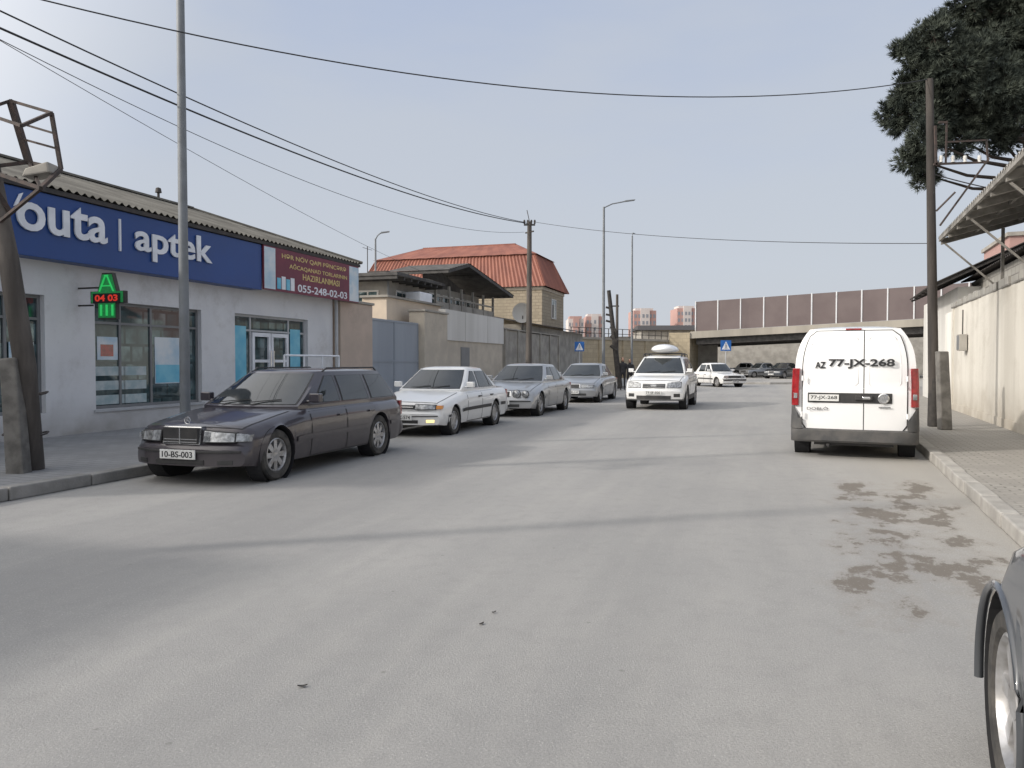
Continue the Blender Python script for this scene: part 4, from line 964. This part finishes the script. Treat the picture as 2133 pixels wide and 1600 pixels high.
q.bar(Bt[0],cp(20,440,9.2),.05); q.bar(Bt[3],cp(-10,470,9.2),.035); q.bar(Bt[1],Bt[3],.03)
q.build('cage_frame','rust',cg)
q=MB(); a=cp(55,372,8.85); q.hull([a+Vector(v) for v in ((0,-.1,0),(.32,-.1,.05),(.32,.15,.05),(0,.15,0),(.03,-.08,.1),(.29,-.08,.18),(.29,.13,.18),(.03,.13,.1))]); q.build('floodlight','conc',cg,bevel=.02)
mp=Vector((ray(1101,600)[0]*30,30,.12)); mtop=Vector((ray(1103,462)[0]*30,30,at(1103,462,30).z))
mu=thing('utility_pole','thin grey wooden utility pole in the middle distance with wires meeting on top','utility pole',mp)
MB().tube([(0,0,0),(0.02,0,3),mtop-mp],[.13,.11,.085],12).build('pole','wood',mu,smooth=50)
q=MB(); tt=mtop-mp; q.bar(tt+Vector((-.22,0,-.12)),tt+Vector((.22,0,-.12)),.06); q.bar(tt+Vector((-.15,.2,-.4)),tt+Vector((.15,-.2,-.4)),.05); q.build('crossarm','tar',mu)
for x in (-.2,-.07,.07,.2): MB().lathe([(.0,.16),(.03,.15),(.045,.08),(.03,.05),(.045,.02),(.02,0)],10,'z',tuple(tt+Vector((x,0,-.08)))).build('insulator','dark',mu,smooth=50)
MB().tube([tt,tt+Vector((-.1,0,.45))],.015,5).build('antenna_rod','dark',mu)
rp=Vector((ray(1946,870)[0]*15.9,15.9,.12)); rtop=Vector((ray(1936,165)[0]*15.9,15.9,at(1936,165,15.9).z))
ru=thing('utility_pole','dark wooden utility pole by the right wall with a square concrete stub','utility pole',rp)
MB().tube([(0,0,0),(rtop-rp)*.5,rtop-rp],[.105,.09,.07],14).build('pole','wooddk',ru,smooth=50)
MB().tube([(0,0,.01),(0,0,1.0)],[.128,.12],14).build('tar_wrap','tar',ru,smooth=50)
sp=gr(1968,895,.12)-rp; MB().hull([sp+Vector(v) for v in ((-.11,-.09,0),(.11,-.09,0),(.11,.09,0),(-.11,.09,0))]+[sp+Vector((0.0,.15,1.55))+Vector(v) for v in ((-.10,-.08,0),(.10,-.08,0),(.10,.08,0),(-.10,.08,0))]).build('concrete_stub','concpost',ru,bevel=.02)
q=MB()
def rq(px,py,dy=0): return at(px,py,15.9+dy)-rp
for a,b,w in (((1955,255),(1972,255),.04),((1948,262),(1950,345),.04),((1972,252),(1970,340),.03),((1945,342),(2055,338),.04),((2055,292),(2058,338),.03),((1972,296),(2055,292),.03)): q.bar(rq(*a,-.15),rq(*b,-.15),w)
q.build('bracket_frame','rust',ru)
q=MB(); q.bar(rq(1958,470,-.1),rq(2060,330,-.3),.035); q.bar(rq(1950,440,-.05),rq(1990,400,-.3),.03); q.build('brace','rust',ru)
for px in (1960,1985,2010,2040): MB().lathe([(.0,.14),(.03,.13),(.04,.07),(.025,.04),(.04,.0)],10,'z',tuple(rq(px,338,-.15))).build('insulator','offw',ru,smooth=50)
t=thing('utility_pole','dark tarred leaning utility pole beside the bend in the distance','utility pole',Vector((ray(1291,760)[0]*40,40,.12)))
a=Vector(t.location); MB().tube([(0,0,0),at(1268,605,40)-a],[.16,.10],10).build('pole','tar',t,smooth=50)
q=MB(); 
for py,w in ((640,.5),(655,.7),(668,.5)): q.bar(at(1262,py,40)-a,at(1262+w*22,py+3,40)-a,.10)
for py in (690,710,730): q.tube([at(1272,py-10,40)-a,at(1284,py,39.9)-a,at(1284,py+14,40)-a],.09,6)
q.build('crossarm','tar',t)
t=thing('utility_pole','thin upright grey pole just right of the leaning tarred pole','utility pole',Vector((ray(1285,760)[0]*42,42,.12)))
MB().tube([(0,0,0),(0,0,at(1285,618,42).z)],[.10,.07],10).build('pole','wood',t,smooth=50); MB().bar((-.25,0,4.4),(.1,0,4.4),.07).build('crossarm','tar',t)
M['wire']=mat('black_cable',(.02,.02,.022),.6)
def wire(a,b,sag,r,lab,g=None):
    a=Vector(a);b=Vector(b); pts=[a.lerp(b,w)-Vector((0,0,sag*4*w*(1-w))) for w in lin(0,1,36)]
    o=MB(); o.tube([p-a for p in pts],r,5); ob=o.build('overhead_wire','wire',None,smooth=60,recalc=False,loc=a); tag(ob,lab,'wire',g)
G='overhead wires'
wire(tp+Vector((.0,0,-.12)),mtop+Vector((-.2,0,-.02)),.38,.012,'upper thick overhead cable from the leaning pole down to the middle pole',G)
wire(tp+Vector((.0,0,-.34)),mtop+Vector((-.1,0,-.06)),.40,.016,'thickest overhead cable just below the upper one, reaching the middle pole',G)
wire(tp+Vector((.0,.02,-.44)),mtop+Vector((-.2,0,-.4)),.75,.006,'thin cable hanging lowest between leaning pole and middle pole',G)
wire(tp+Vector((.0,.02,-.41)),F(26,2,5.2),.35,.005,'faint thin wire from the leaning pole toward the veranda house',G)
wire(tp+Vector((.0,0,.02)),rtop,.80,.010,'long single cable crossing the sky above the street to the right pole',G)
wire(mtop+Vector((.25,0,-.02)),Vector(rp)+Vector((-.1,0,3.78)),.22,.008,'lower cable from the middle pole across to the right pole',G)
wire(rtop+Vector((0,0,-1.9)),Vector((13.2,13,4.2)),.35,.012,'short service cable running from the right pole bracket to the canopy',G)
M['signblue']=mat('sign_blue',(.02,.13,.42),.4)
def xsign(px,py,Y,lab,size,z0):
    p=at(px,py,Y); t=thing('crossing_sign',lab,'road sign',(p.x,p.y,z0),0,'pedestrian crossing signs'); h=p.z-z0
    MB().tube([(0,.03,0),(0,.03,h+size/2)],.035,8).build('post','alu',t)
    s=size/2; MB().box(-s,s,-.012,.012,h-s,h+s).build('sign_plate','signblue',t,bevel=.01)
    q=MB(); q.add([(-s*.8,-.018,h-s*.75),(s*.8,-.018,h-s*.75),(0,-.018,h+s*.8)],[(0,1,2)]); q.build('white_triangle','letter',t)
    q=MB(); q.lathe([(0,0),(s*.11,0)],10,'y',(0,-.022,h+s*.32)); 
    for a,b in (((0,.22),(0,-.15)),((0,-.15),(-.25,-.6)),((0,-.15),(.22,-.6)),((0,.15),(-.25,-.1)),((0,.15),(.22,-.12))): q.bar((a[0]*s,-.022,h+a[1]*s),(b[0]*s,-.022,h+b[1]*s),.05*size/.6,.004)
    q.build('walking_figure','ink',t)
xsign(1207,722,48,'blue pedestrian crossing sign on the left pavement before the retaining wall',.60,.12)
xsign(1512,720,52.5,'blue pedestrian crossing sign on the island in front of the overpass',.72,.13)
# ---------------------------------------------------------------- overpass
M['bridge']=mat('bridge_concrete',(.40,.365,.31),.9,c2=(.30,.275,.235),scale=.6,bump=.2,streak=True)
M['barrier']=mat('brown_tinted_panel',(.140,.108,.105),.5,c2=(.165,.13,.125),scale=.5)
M['ystone']=brick('yellow_stone',(.48,.405,.285),(.41,.345,.24),(.29,.245,.18),.8,.38,.02,.4)
a=at(1449,693,75); bR=at(1903,668,68)
bd=Vector((bR.x-a.x,bR.y-a.y,0)); LB=bd.length; bd.normalize(); angB=math.atan2(bd.y,bd.x); slope=(bR.z-a.z)/LB
ov=thing('overpass','concrete road overpass with dark space and columns beneath','bridge',(a.x,a.y,0),angB)
LT=48; z0=a.z
def sl(q,x0,x1,y0,y1,za,zb_):
    q.hull([(x0,y0,z0+slope*x0+za),(x1,y0,z0+slope*x1+za),(x1,y1,z0+slope*x1+za),(x0,y1,z0+slope*x0+za),(x0,y0,z0+slope*x0+zb_),(x1,y0,z0+slope*x1+zb_),(x1,y1,z0+slope*x1+zb_),(x0,y1,z0+slope*x0+zb_)])
q=MB(); sl(q,-.5,LT,0,16,-.35,0); sl(q,-.5,LT,-.25,.0-.001,-.55,.12); q.build('deck','bridge',ov)
q=MB()
for y in (.4,2.6,4.8,7,9.2,11.4,14): sl(q,0,LT,y,y+.45,-1.15,-.351)
q.build('girder','slab',ov)
for x in (13,28,42):
    q=MB()
    for y in (1.2,5.8,10.4): q.tube([(x,y,0),(x,y,z0+slope*x-1.6)],.38,16)
    q.box(x-.5,x+.5,.4,11.6,z0+slope*x-1.6,z0+slope*x-1.16); q.build('column','bridge',ov,smooth=40)
MB().box(-2.5,-.5,-.4,16.5,0,z0).build('abutment','ystone',ov)
yw=thing('yard_wall','dark grey wall closing the space behind the overpass','wall',(a.x-6,a.y+26,0),angB)
MB().box(0,62,0,.4,0,4.6).build('wall_panel','houseg',yw); MB().box(0,62,-.1,.5,4.602,4.8).build('coping','slab',yw)
br=thing('noise_barrier','row of dark brown tinted noise barrier panels with pale posts on the overpass','barrier',(a.x,a.y,z0),angB)
sp_=LB/9; n=int(LT/sp_)
for i in range(n):
    x=i*sp_; zz=slope*x; hb=at(1449,629,75).z-z0
    MB().hull([(x+.06,-.12,zz+.14),(x+sp_-.06,-.12,zz+slope*sp_+.14),(x+sp_-.06,-.08,zz+slope*sp_+.14),(x+.06,-.08,zz+.14),(x+.06,-.12,zz+hb),(x+sp_-.06,-.12,zz+slope*sp_+hb),(x+sp_-.06,-.08,zz+slope*sp_+hb),(x+.06,-.08,zz+hb)]).build('panel','barrier',br)
    MB().box(x-.05,x+.05,-.18,-.04,zz+.12,zz+hb+.05).build('post','wallwhite',br)
ya=Vector((a.x,a.y,0))+Vector((cos(angB),sin(angB),0))*(-2.5); yb_=Vector((ray(1192,740)[0]*66,66,0))
t=thing('retaining_wall','yellow stone block retaining wall running left from the overpass','wall',yb_,math.atan2(ya.y-yb_.y,ya.x-yb_.x)); LW=(ya-yb_).length
zW=at(1300,708,69).z
MB().box(0,LW,0,.5,0,zW).build('wall_panel','ystone',t); MB().box(-.1,LW,-.12,.6,zW+.002,zW+.2).build('coping','bridge',t)
q=MB()
for x in lin(0.4,LW-.4,4): q.box(x-.3,x+.3,-.1,-.002,0,zW)
q.build('pilaster','ystone',t)
q=MB()
for x in lin(.1,LW-.1,14): q.box(x-.03,x+.03,.2,.26,zW+.2,zW+1.0)
for z in (.55,1.0): q.box(0,LW,.2,.26,zW+z,zW+z+.05)
q.build('railing','dark',t)
tgt=thing('dark_shed','long low dark building on the embankment behind the stone wall','building',Vector((ray(1335,700)[0]*80,80,0)))
MB().box(0,8,0,5,0,at(1335,688,80).z).build('wall','houseg',tgt); MB().hull([(-.4,-.4,at(1335,688,80).z+.01),(8.4,-.4,at(1335,688,80).z+.01),(8.4,5.4,at(1335,688,80).z+.01),(-.4,5.4,at(1335,688,80).z+.01),(0,2,at(1335,676,80).z),(8,2,at(1335,676,80).z),(8,3,at(1335,676,80).z),(0,3,at(1335,676,80).z)]).build('roof','dark',tgt)
emb=MB(); emb.hull([(yb_.x-6,67,0),(ya.x,ya.y+1,0),(ya.x+2,110,0),(yb_.x-10,110,0),(yb_.x-6,67.2,zW-.3),(ya.x,ya.y+1.2,zW-.3),(ya.x+2,110,zW+.6),(yb_.x-10,110,zW+.6)]); struct(emb,'embankment','ground')
M['apr']=mat('red_brick_tower',(.43,.27,.24),.8,c2=(.39,.24,.215),scale=.05)
M['apw']=mat('pale_tower',(.58,.53,.51),.8,c2=(.50,.45,.43),scale=.05)
M['apwin']=mat('tower_window',(.24,.25,.28),.3)
def tower(px0,px1,py,Y,lab,m1,m2,cols,fl):
    p=at(px0,py,Y); x1=ray(px1,py)[0]*Y; w=x1-p.x
    t=thing('apartment_tower',lab,'apartment building',(p.x,Y,0),0,'distant apartment towers')
    MB().box(0,w,0,16,0,p.z).build('wall',m1,t); MB().box(w*.3,w*.7,-.9,-.01,0,p.z+1.0).build('central_bay',m2,t); MB().box(w*.1,w*.9,2,12,p.z,p.z+1.2).build('roof_house',m2,t)
    src=None; fh=3.1
    for f in range(fl):
        for c_ in range(cols):
            x=w*(c_+.5)/cols; z=p.z-2.4-f*fh
            y=-.92 if .3*w<x<.7*w else -.02
            if src is None: src=MB().box(-w/cols*.28,w/cols*.28,-.05,0,-.9,.7).build('window','apwin',t); src.location=(x,y,z)
            else: inst(src,'window',t,(x,y,z))
tower(1184,1216,664,330,'pale pink apartment tower at the far left of the distant group','apw','apr',5,5)
tower(1221,1257,659,340,'brownish pink apartment tower second from left in the distance','apr','apw',5,5)
tower(1320,1367,647,350,'pinkish and white apartment tower right of the two lamp posts','apr','apw',6,6)
tower(1411,1452,642,360,'pinkish apartment tower partly hidden by the noise barrier','apr','apw',6,6)
# ---------------------------------------------------------------- right side
RD=Vector((.40,1,0)).normalized(); RN=Vector((RD.y,-RD.x,0)); R0=Vector((9.46,14.2,0)); RA=math.atan2(RD.y,RD.x)
def rs(px,b=0):
    r=(px-1066.5)/1600; o=R0+RN*b; return (r*o.y-o.x)/(RD.x-r*RD.y)
M['cream']=mat('cream_wall_paint',(.66,.63,.565),.88,c2=(.53,.50,.44),scale=1.1,bump=.6,bscale=12,grime=((.38,.34,.28),1.0),streak=True)
M['greystone']=brick('grey_stone_blocks',(.40,.385,.35),(.30,.29,.265),(.17,.16,.15),.40,.20,.018,.8)
e=rs(1982)
t=thing('boundary_wall','long cream plastered boundary wall along the right pavement','wall',R0,RA)
rows=[]
MB().box(-9,e,-.3,0,.1,2.98).build('wall_panel','cream',t)
q=MB(); x=-9.0
while x<e-.1:
    w=min(random.uniform(.35,.5),e-x); j=random.uniform(-.02,.03); h=random.uniform(.14,.22); q.box(x+.01,x+w-.01,-.32+j,.02+j,2.982,2.98+h); x+=w
q.build('block_coping','greystone',t,bevel=.012)
q=MB()
for x in (-1.2,e-.2): q.box(x-.12,x+.12,.001,.03,.1,2.97)
q.box(-9,e,.001,.02,.1,.30); q.build('pilaster','cream',t)
bxp=rs(2013); b=thing('meter_box','small grey metal meter box fixed on the cream wall','box',R0+RD*bxp+Vector((0,0,1.75)),RA)
MB().box(-.2,.2,.022,.20,0,.42).build('case','houseg',b,bevel=.01); MB().box(-.17,.17,.20,.21,.03,.39).build('door','alud',b)
MB().tube([(0,.10,.42),(0,.10,1.05)],.015,6).build('conduit','dark',b)
t=thing('stone_house','grey stone block outbuilding with rusty dark roof rising above the cream wall','house',R0+RD*.3+RN*.9,RA)
zs=3.95
e2=rs(2020,.9)-.3
MB().box(-3.5,e2,-5,0,.1,zs).build('wall','greystone',t)
q=MB(); q.grid(corr(lambda s:[(s,.25,zs+.05),(s,-5,zs+.9)],-3.6,e2+.3,.2,.025)); q.build('roof','dark',t,recalc=False)
t=thing('dark_roof_house','low house with dark drooping roof edge beyond the end of the cream wall','house',R0+RD*(e+1.2)+RN*.3,RA)
MB().box(0,8,-5,0,.1,3.7).build('wall','offw',t); q=MB(); q.grid(corr(lambda s:[(s,.75,3.75),(s,-2.5,5.3)],-.7,5.5,.2,.03)); q.grid(corr(lambda s:[(s,-2.5,5.3),(s,-6,3.9)],-.7,5.5,.2,.03)); q.build('roof','dark',t,recalc=False)
q=MB(); 
for x in lin(-.6,5.4,6): q.bar((x,.70,3.68),(x,-2.4,5.16),.07)
q.build('rafter','tar',t)
t=thing('sheet_fence','pale corrugated sheet fence between cream wall and dark roofed house','fence',R0+RD*(e+.03),RA)
q=MB(); q.grid([[(s,.03*sin(2*pi*s/.15)*1,z) for z in (.12,2.9)] for s in lin(0,1.15,60)]); q.build('sheet','offw',t,recalc=False); MB().box(0,1.15,-.08,-.04,2.4,2.46).build('rail','dark',t)
M['oldwood']=mat('old_timber',(.30,.285,.26),.9,c2=(.17,.16,.145),scale=4,bump=.5,bscale=18)
M['palesheet']=mat('pale_weathered_sheet',(.36,.35,.33),.9,c2=(.24,.23,.215),scale=2,bump=.3)
t=thing('canopy_roof','near weathered canopy roof with exposed rafters jutting in at the right edge','canopy',R0,RA)
zc=4.2; xe=3.05
q=MB(); q.grid(corr(lambda s:[(s,1.05,zc+.06),(s,-3.5,zc+1.2)],-9,xe,.18,.028)); q.build('roof_sheet','palesheet',t,recalc=False)
q=MB()
for x in lin(-8.9,xe-.08,11): q.hull([(x-.04,1.0,zc-.11),(x+.04,1.0,zc-.11),(x+.04,-3.4,zc+.99),(x-.04,-3.4,zc+.99),(x-.04,1.0,zc+.02),(x+.04,1.0,zc+.02),(x+.04,-3.4,zc+1.12),(x-.04,-3.4,zc+1.12)])
q.build('rafter','oldwood',t)
q=MB()
for y,z in ((.99,zc-.03),(.3,zc+.12),(-.5,zc+.32),(-1.6,zc+.60)): q.box(-9,xe-.02,y,y+.05,z,z+.09)
q.build('batten','oldwood',t)
q=MB()
for x in (xe-.3,-.4,-3.5): q.bar((x,.0,3.15),(x,.95,zc-.12),.035); q.bar((x,-.15,3.2),(x,-.15,zc+.15),.06)
q.build('strut','oldwood',t)
MB().box(-9,xe-.5,-3.6,-3.3,.1,zc+1.0).build('rear_wall','greystone',t)
t=thing('brick_block','reddish brick block showing above the roofs at the right edge','building',gx(2098,30),RA)
zt_=at(2110,492,30).z
MB().box(0,5,-5,0,.1,zt_).build('wall','apr',t); MB().box(-.1,5.1,-5.1,.1,zt_+.002,zt_+.15).build('coping','conc',t)
# ---------------------------------------------------------------- pine
def needles():
    m,nt,b=newmat('pine_needles'); b.inputs['Roughness'].default_value=.8; b.inputs['Specular IOR Level'].default_value=.25
    g=N(nt,'ShaderNodeNewGeometry'); n=noise(nt,g.outputs['Position'],2.2,4)
    col=mixc(nt,ramp(nt,n,.35,.65),(.034,.044,.038),(.088,.102,.080)); nt.links.new(col,b.inputs['Base Color']); return m
M['needle']=needles(); M['bark']=mat('pine_bark',(.075,.058,.048),.95,c2=(.045,.036,.03),scale=6,bump=.7,bscale=15)
TY=23.0; tb=Vector((ray(2170,500)[0]*TY,TY,0))
tree=thing('pine_tree','large dark green pine tree overhanging the right side of the street','tree',tb)
MB().tube([(0,0,0),(-.1,0,4),(-.3,.1,8),(-.2,0,12),(-.5,0,15)],[.32,.28,.22,.15,.07],12).build('trunk','bark',tree,smooth=60)
cl=[(1897,112,46),(1870,245,38),(1925,165,48),(1945,80,54),(1905,330,38),(1930,365,32),(1985,205,68),(2035,140,78),(2060,50,78),(2110,90,82),(2115,200,74),(2055,250,62),(2000,290,42),(2085,290,40),(1985,125,62),(2095,-40,85),(2160,20,100),(2190,150,110),(2165,260,60),(1890,190,34),(2020,5,42),(1930,290,40),(1945,235,44),(2230,-40,130),(2120,-130,90),(1960,160,50),(2010,70,50),(2080,170,60),(1915,215,36)]
q=MB(); br_=MB()
def tuft(p,ax,l,nn=9,wd=.013):
    u=ax.orthogonal().normalized(); w=ax.cross(u)
    for j in range(nn):
        th=j*2*pi/nn+random.random(); sp2=random.uniform(.3,1.1)
        dd=(ax+(u*cos(th)+w*sin(th))*sp2).normalized()*l*random.uniform(.8,1.15); sd=dd.cross(ax+Vector((.01,.02,.03))).normalized()*wd
        n=len(q.v); q.v+=[tuple(p-sd),tuple(p+sd),tuple(p+dd)]; q.f.append((n,n+1,n+2)); q.m.append(0)
for ci,(px,py,rp_) in enumerate(cl):
    Y=TY+random.uniform(-1.5,1.5)-(.0 if px>1950 else .6); c_=at(px,py,Y)-tb; R=rp_/1600*Y
    a0=Vector((-.3,.1,max(6.5,min(13,c_.z-.6)))); mid=a0.lerp(c_,.55)+Vector((0,0,-.2))
    br_.tube([a0,mid,c_],[.07,.045,.02],6)
    ns=int(11+9*R)
    for s_ in range(ns):
        v=Vector((random.gauss(0,1),random.gauss(0,1),random.gauss(0,1)+.15)).normalized(); sc=c_+Vector((v.x,v.y,v.z*.9))*R*random.uniform(.35,.92); sr=R*random.uniform(.22,.36)+.06
        br_.tube([c_.lerp(sc,.1),sc],[.014,.006],4)
        for k in range(int(62*(sr/.28)**1.6)):
            g_=Vector((random.gauss(0,1),random.gauss(0,1),random.gauss(0,1))).normalized(); p=sc+g_*sr*random.uniform(.1,1)**.6
            ax=(g_*.7+v*.5+Vector((0,0,.45))).normalized()
            tuft(p,ax,random.uniform(.12,.21))
q.build('crown','needle',tree,recalc=False); br_.build('branches','bark',tree,smooth=60)
# ---------------------------------------------------------------- people
M['coat']=mat('black_coat',(.02,.02,.023),.85,c2=(.035,.035,.04),scale=8); M['skin']=mat('skin',(.45,.27,.19),.55); M['hair']=mat('dark_hair',(.02,.016,.013),.7)
def person(lab,x,y,rz,h,step):
    t=thing('person',lab,'person',(x,y,0),rz,'pedestrians in the distance'); k=h/1.72
    vs=[];es=[];rs_=[]
    def add(p,r,par=None):
        vs.append((p[0]*k,p[1]*k,p[2]*k)); rs_.append(r*k)
        if par is not None: es.append((par,len(vs)-1))
        return len(vs)-1
    pel=add((0,0,.95),.14); ch=add((0,0,1.28),.16,pel); nk=add((0,0,1.46),.07,ch); hd_=add((0,.01,1.56),.085,nk); add((0,.01,1.65),.08,hd_)
    for s in (-1,1):
        hp=add((s*.10,0,.90),.10,pel); kn=add((s*.11,.10*s*step,.50),.065,hp); an=add((s*.11,.02+.22*s*step-.05,.09),.045,kn); add((s*.12,.14+.22*s*step,.04),.04,an)
        sh=add((s*.19,0,1.38),.07,ch); el=add((s*.25,-.06*s*step,1.10),.05,sh); wr=add((s*.25,.08,.86),.032,el); pm_=add((s*.25,.10,.79),.032,wr)
        for f in range(4): 
            a=add((s*.25,.075+.018*f,.74),.009,pm_); add((s*.245,.085+.018*f,.70),.008,a)
        add((s*.235,.14,.76),.010,wr)
    me=bpy.data.meshes.new('body'); me.from_pydata(vs,es,[]); o=bpy.data.objects.new('body',me); COL.objects.link(o); o.parent=t; me.materials.append(M['coat'])
    o.modifiers.new('skin','SKIN')
    for i,r in enumerate(rs_): me.skin_vertices[0].data[i].radius=(r,r*.8)
    me.skin_vertices[0].data[0].use_root=True
    o.modifiers.new('sub','SUBSURF').levels=1
    q=MB(); q.lathe([(0,-.11*k),(.05*k,-.10*k),(.075*k,-.03*k),(.078*k,.03*k),(.06*k,.09*k),(0,.12*k)],14,'z',(0,.03*k,1.60*k)); q.lathe([(.0,.03*k),(.012*k,0),(.014*k,-.02*k)],6,'z',(0,.115*k,1.59*k)); q.build('face','skin',t,smooth=60)
    q=MB(); q.lathe([(.086*k,0),(.088*k,.05*k),(.06*k,.10*k),(0,.125*k)],14,'z',(0,.005*k,1.60*k)); q.build('hair','hair',t,smooth=60)
person('person in black coat standing left of the oncoming suv',ray(1297,760)[0]*40,40,pi,1.72,.4)
person('shorter person in dark clothes walking right beside the suv bonnet',ray(1312,760)[0]*41,41,pi*.9,1.64,.8)
for k,(px,py) in enumerate(((1003,1300),(1029,1276),(630,1430))):
    p=gr(px,py,.004); q=MB(); sz=(.75,.55,.8)[k]
    q.grid([[(x*.030*sz*(1-.2*abs(y)),y*.014*sz*(1-x*x*.8),.006*(x*x)+.003*abs(y)) for y in (-1,-.4,0,.5,1)] for x in (-1,-.6,-.2,.3,.7,1)])
    o=q.build('dry_leaf','tar',None,loc=p); o.rotation_euler=(0,0,.9-.3*k); tag(o,['small dark dry leaf in the middle of the road, nearer of the pair','small dark leaf on the road just beyond its twin','dark leaf alone on the asphalt at lower left'][k],'leaf','leaves on the road')
# ---------------------------------------------------------------- light, world, camera
sd=Vector((-.96,-.27,.49)).normalized(); el=math.asin(sd.z); az=math.atan2(sd.x,sd.y)
lg=bpy.data.lights.new('sun','SUN'); lg.energy=2.5; lg.angle=rad(2.0); lg.color=(1,.94,.87)
lo=bpy.data.objects.new('sun',lg); COL.objects.link(lo); lo.rotation_euler=(-sd).to_track_quat('-Z','Y').to_euler(); lo.location=(0,0,30)
W=bpy.data.worlds.new('World'); SC.world=W; W.use_nodes=True; nt=W.node_tree; bg=nt.nodes['Background']
sk=N(nt,'ShaderNodeTexSky'); sk.sky_type='NISHITA'; sk.sun_disc=False; sk.sun_elevation=el; sk.sun_rotation=az; sk.dust_density=3; sk.air_density=1.2
tc=N(nt,'ShaderNodeTexCoord'); sx=N(nt,'ShaderNodeSeparateXYZ'); nt.links.new(tc.outputs['Generated'],sx.inputs[0])
mp_=N(nt,'ShaderNodeMapping'); mp_.inputs['Scale'].default_value=(1,1,3.2); nt.links.new(tc.outputs['Generated'],mp_.inputs[0])
n1=noise(nt,mp_.outputs[0],1.7,7,.5)
hz=mixc(nt,ramp(nt,sx.outputs[2],-.02,.45),(6.6,7.0,7.7),(5.0,5.75,7.4))
hz=mixc(nt,math_(nt,'MULTIPLY',ramp(nt,n1,.34,.64),.75),hz,(6.1,6.5,7.2))
dp=N(nt,'ShaderNodeVectorMath',operation='DOT_PRODUCT'); nt.links.new(tc.outputs['Generated'],dp.inputs[0]); dp.inputs[1].default_value=sd
gl=ramp(nt,dp.outputs['Value'],.22,1.0)
hz=mixc(nt,gl,hz,(27,26,24.5))
col=mixc(nt,.86,sk.outputs[0],hz); nt.links.new(col,bg.inputs[0]); bg.inputs[1].default_value=.1
cam=bpy.data.cameras.new('camera'); co_=bpy.data.objects.new('camera',cam); COL.objects.link(co_); co_.location=(0,0,H); co_.rotation_euler=(pi/2-PIT,0,0)
cam.sensor_width=36; cam.lens=1600/2133*36; cam.clip_end=4000; cam.clip_start=.05; SC.camera=co_
SC.view_settings.view_transform='Standard'; SC.view_settings.look='None'; SC.view_settings.exposure=0
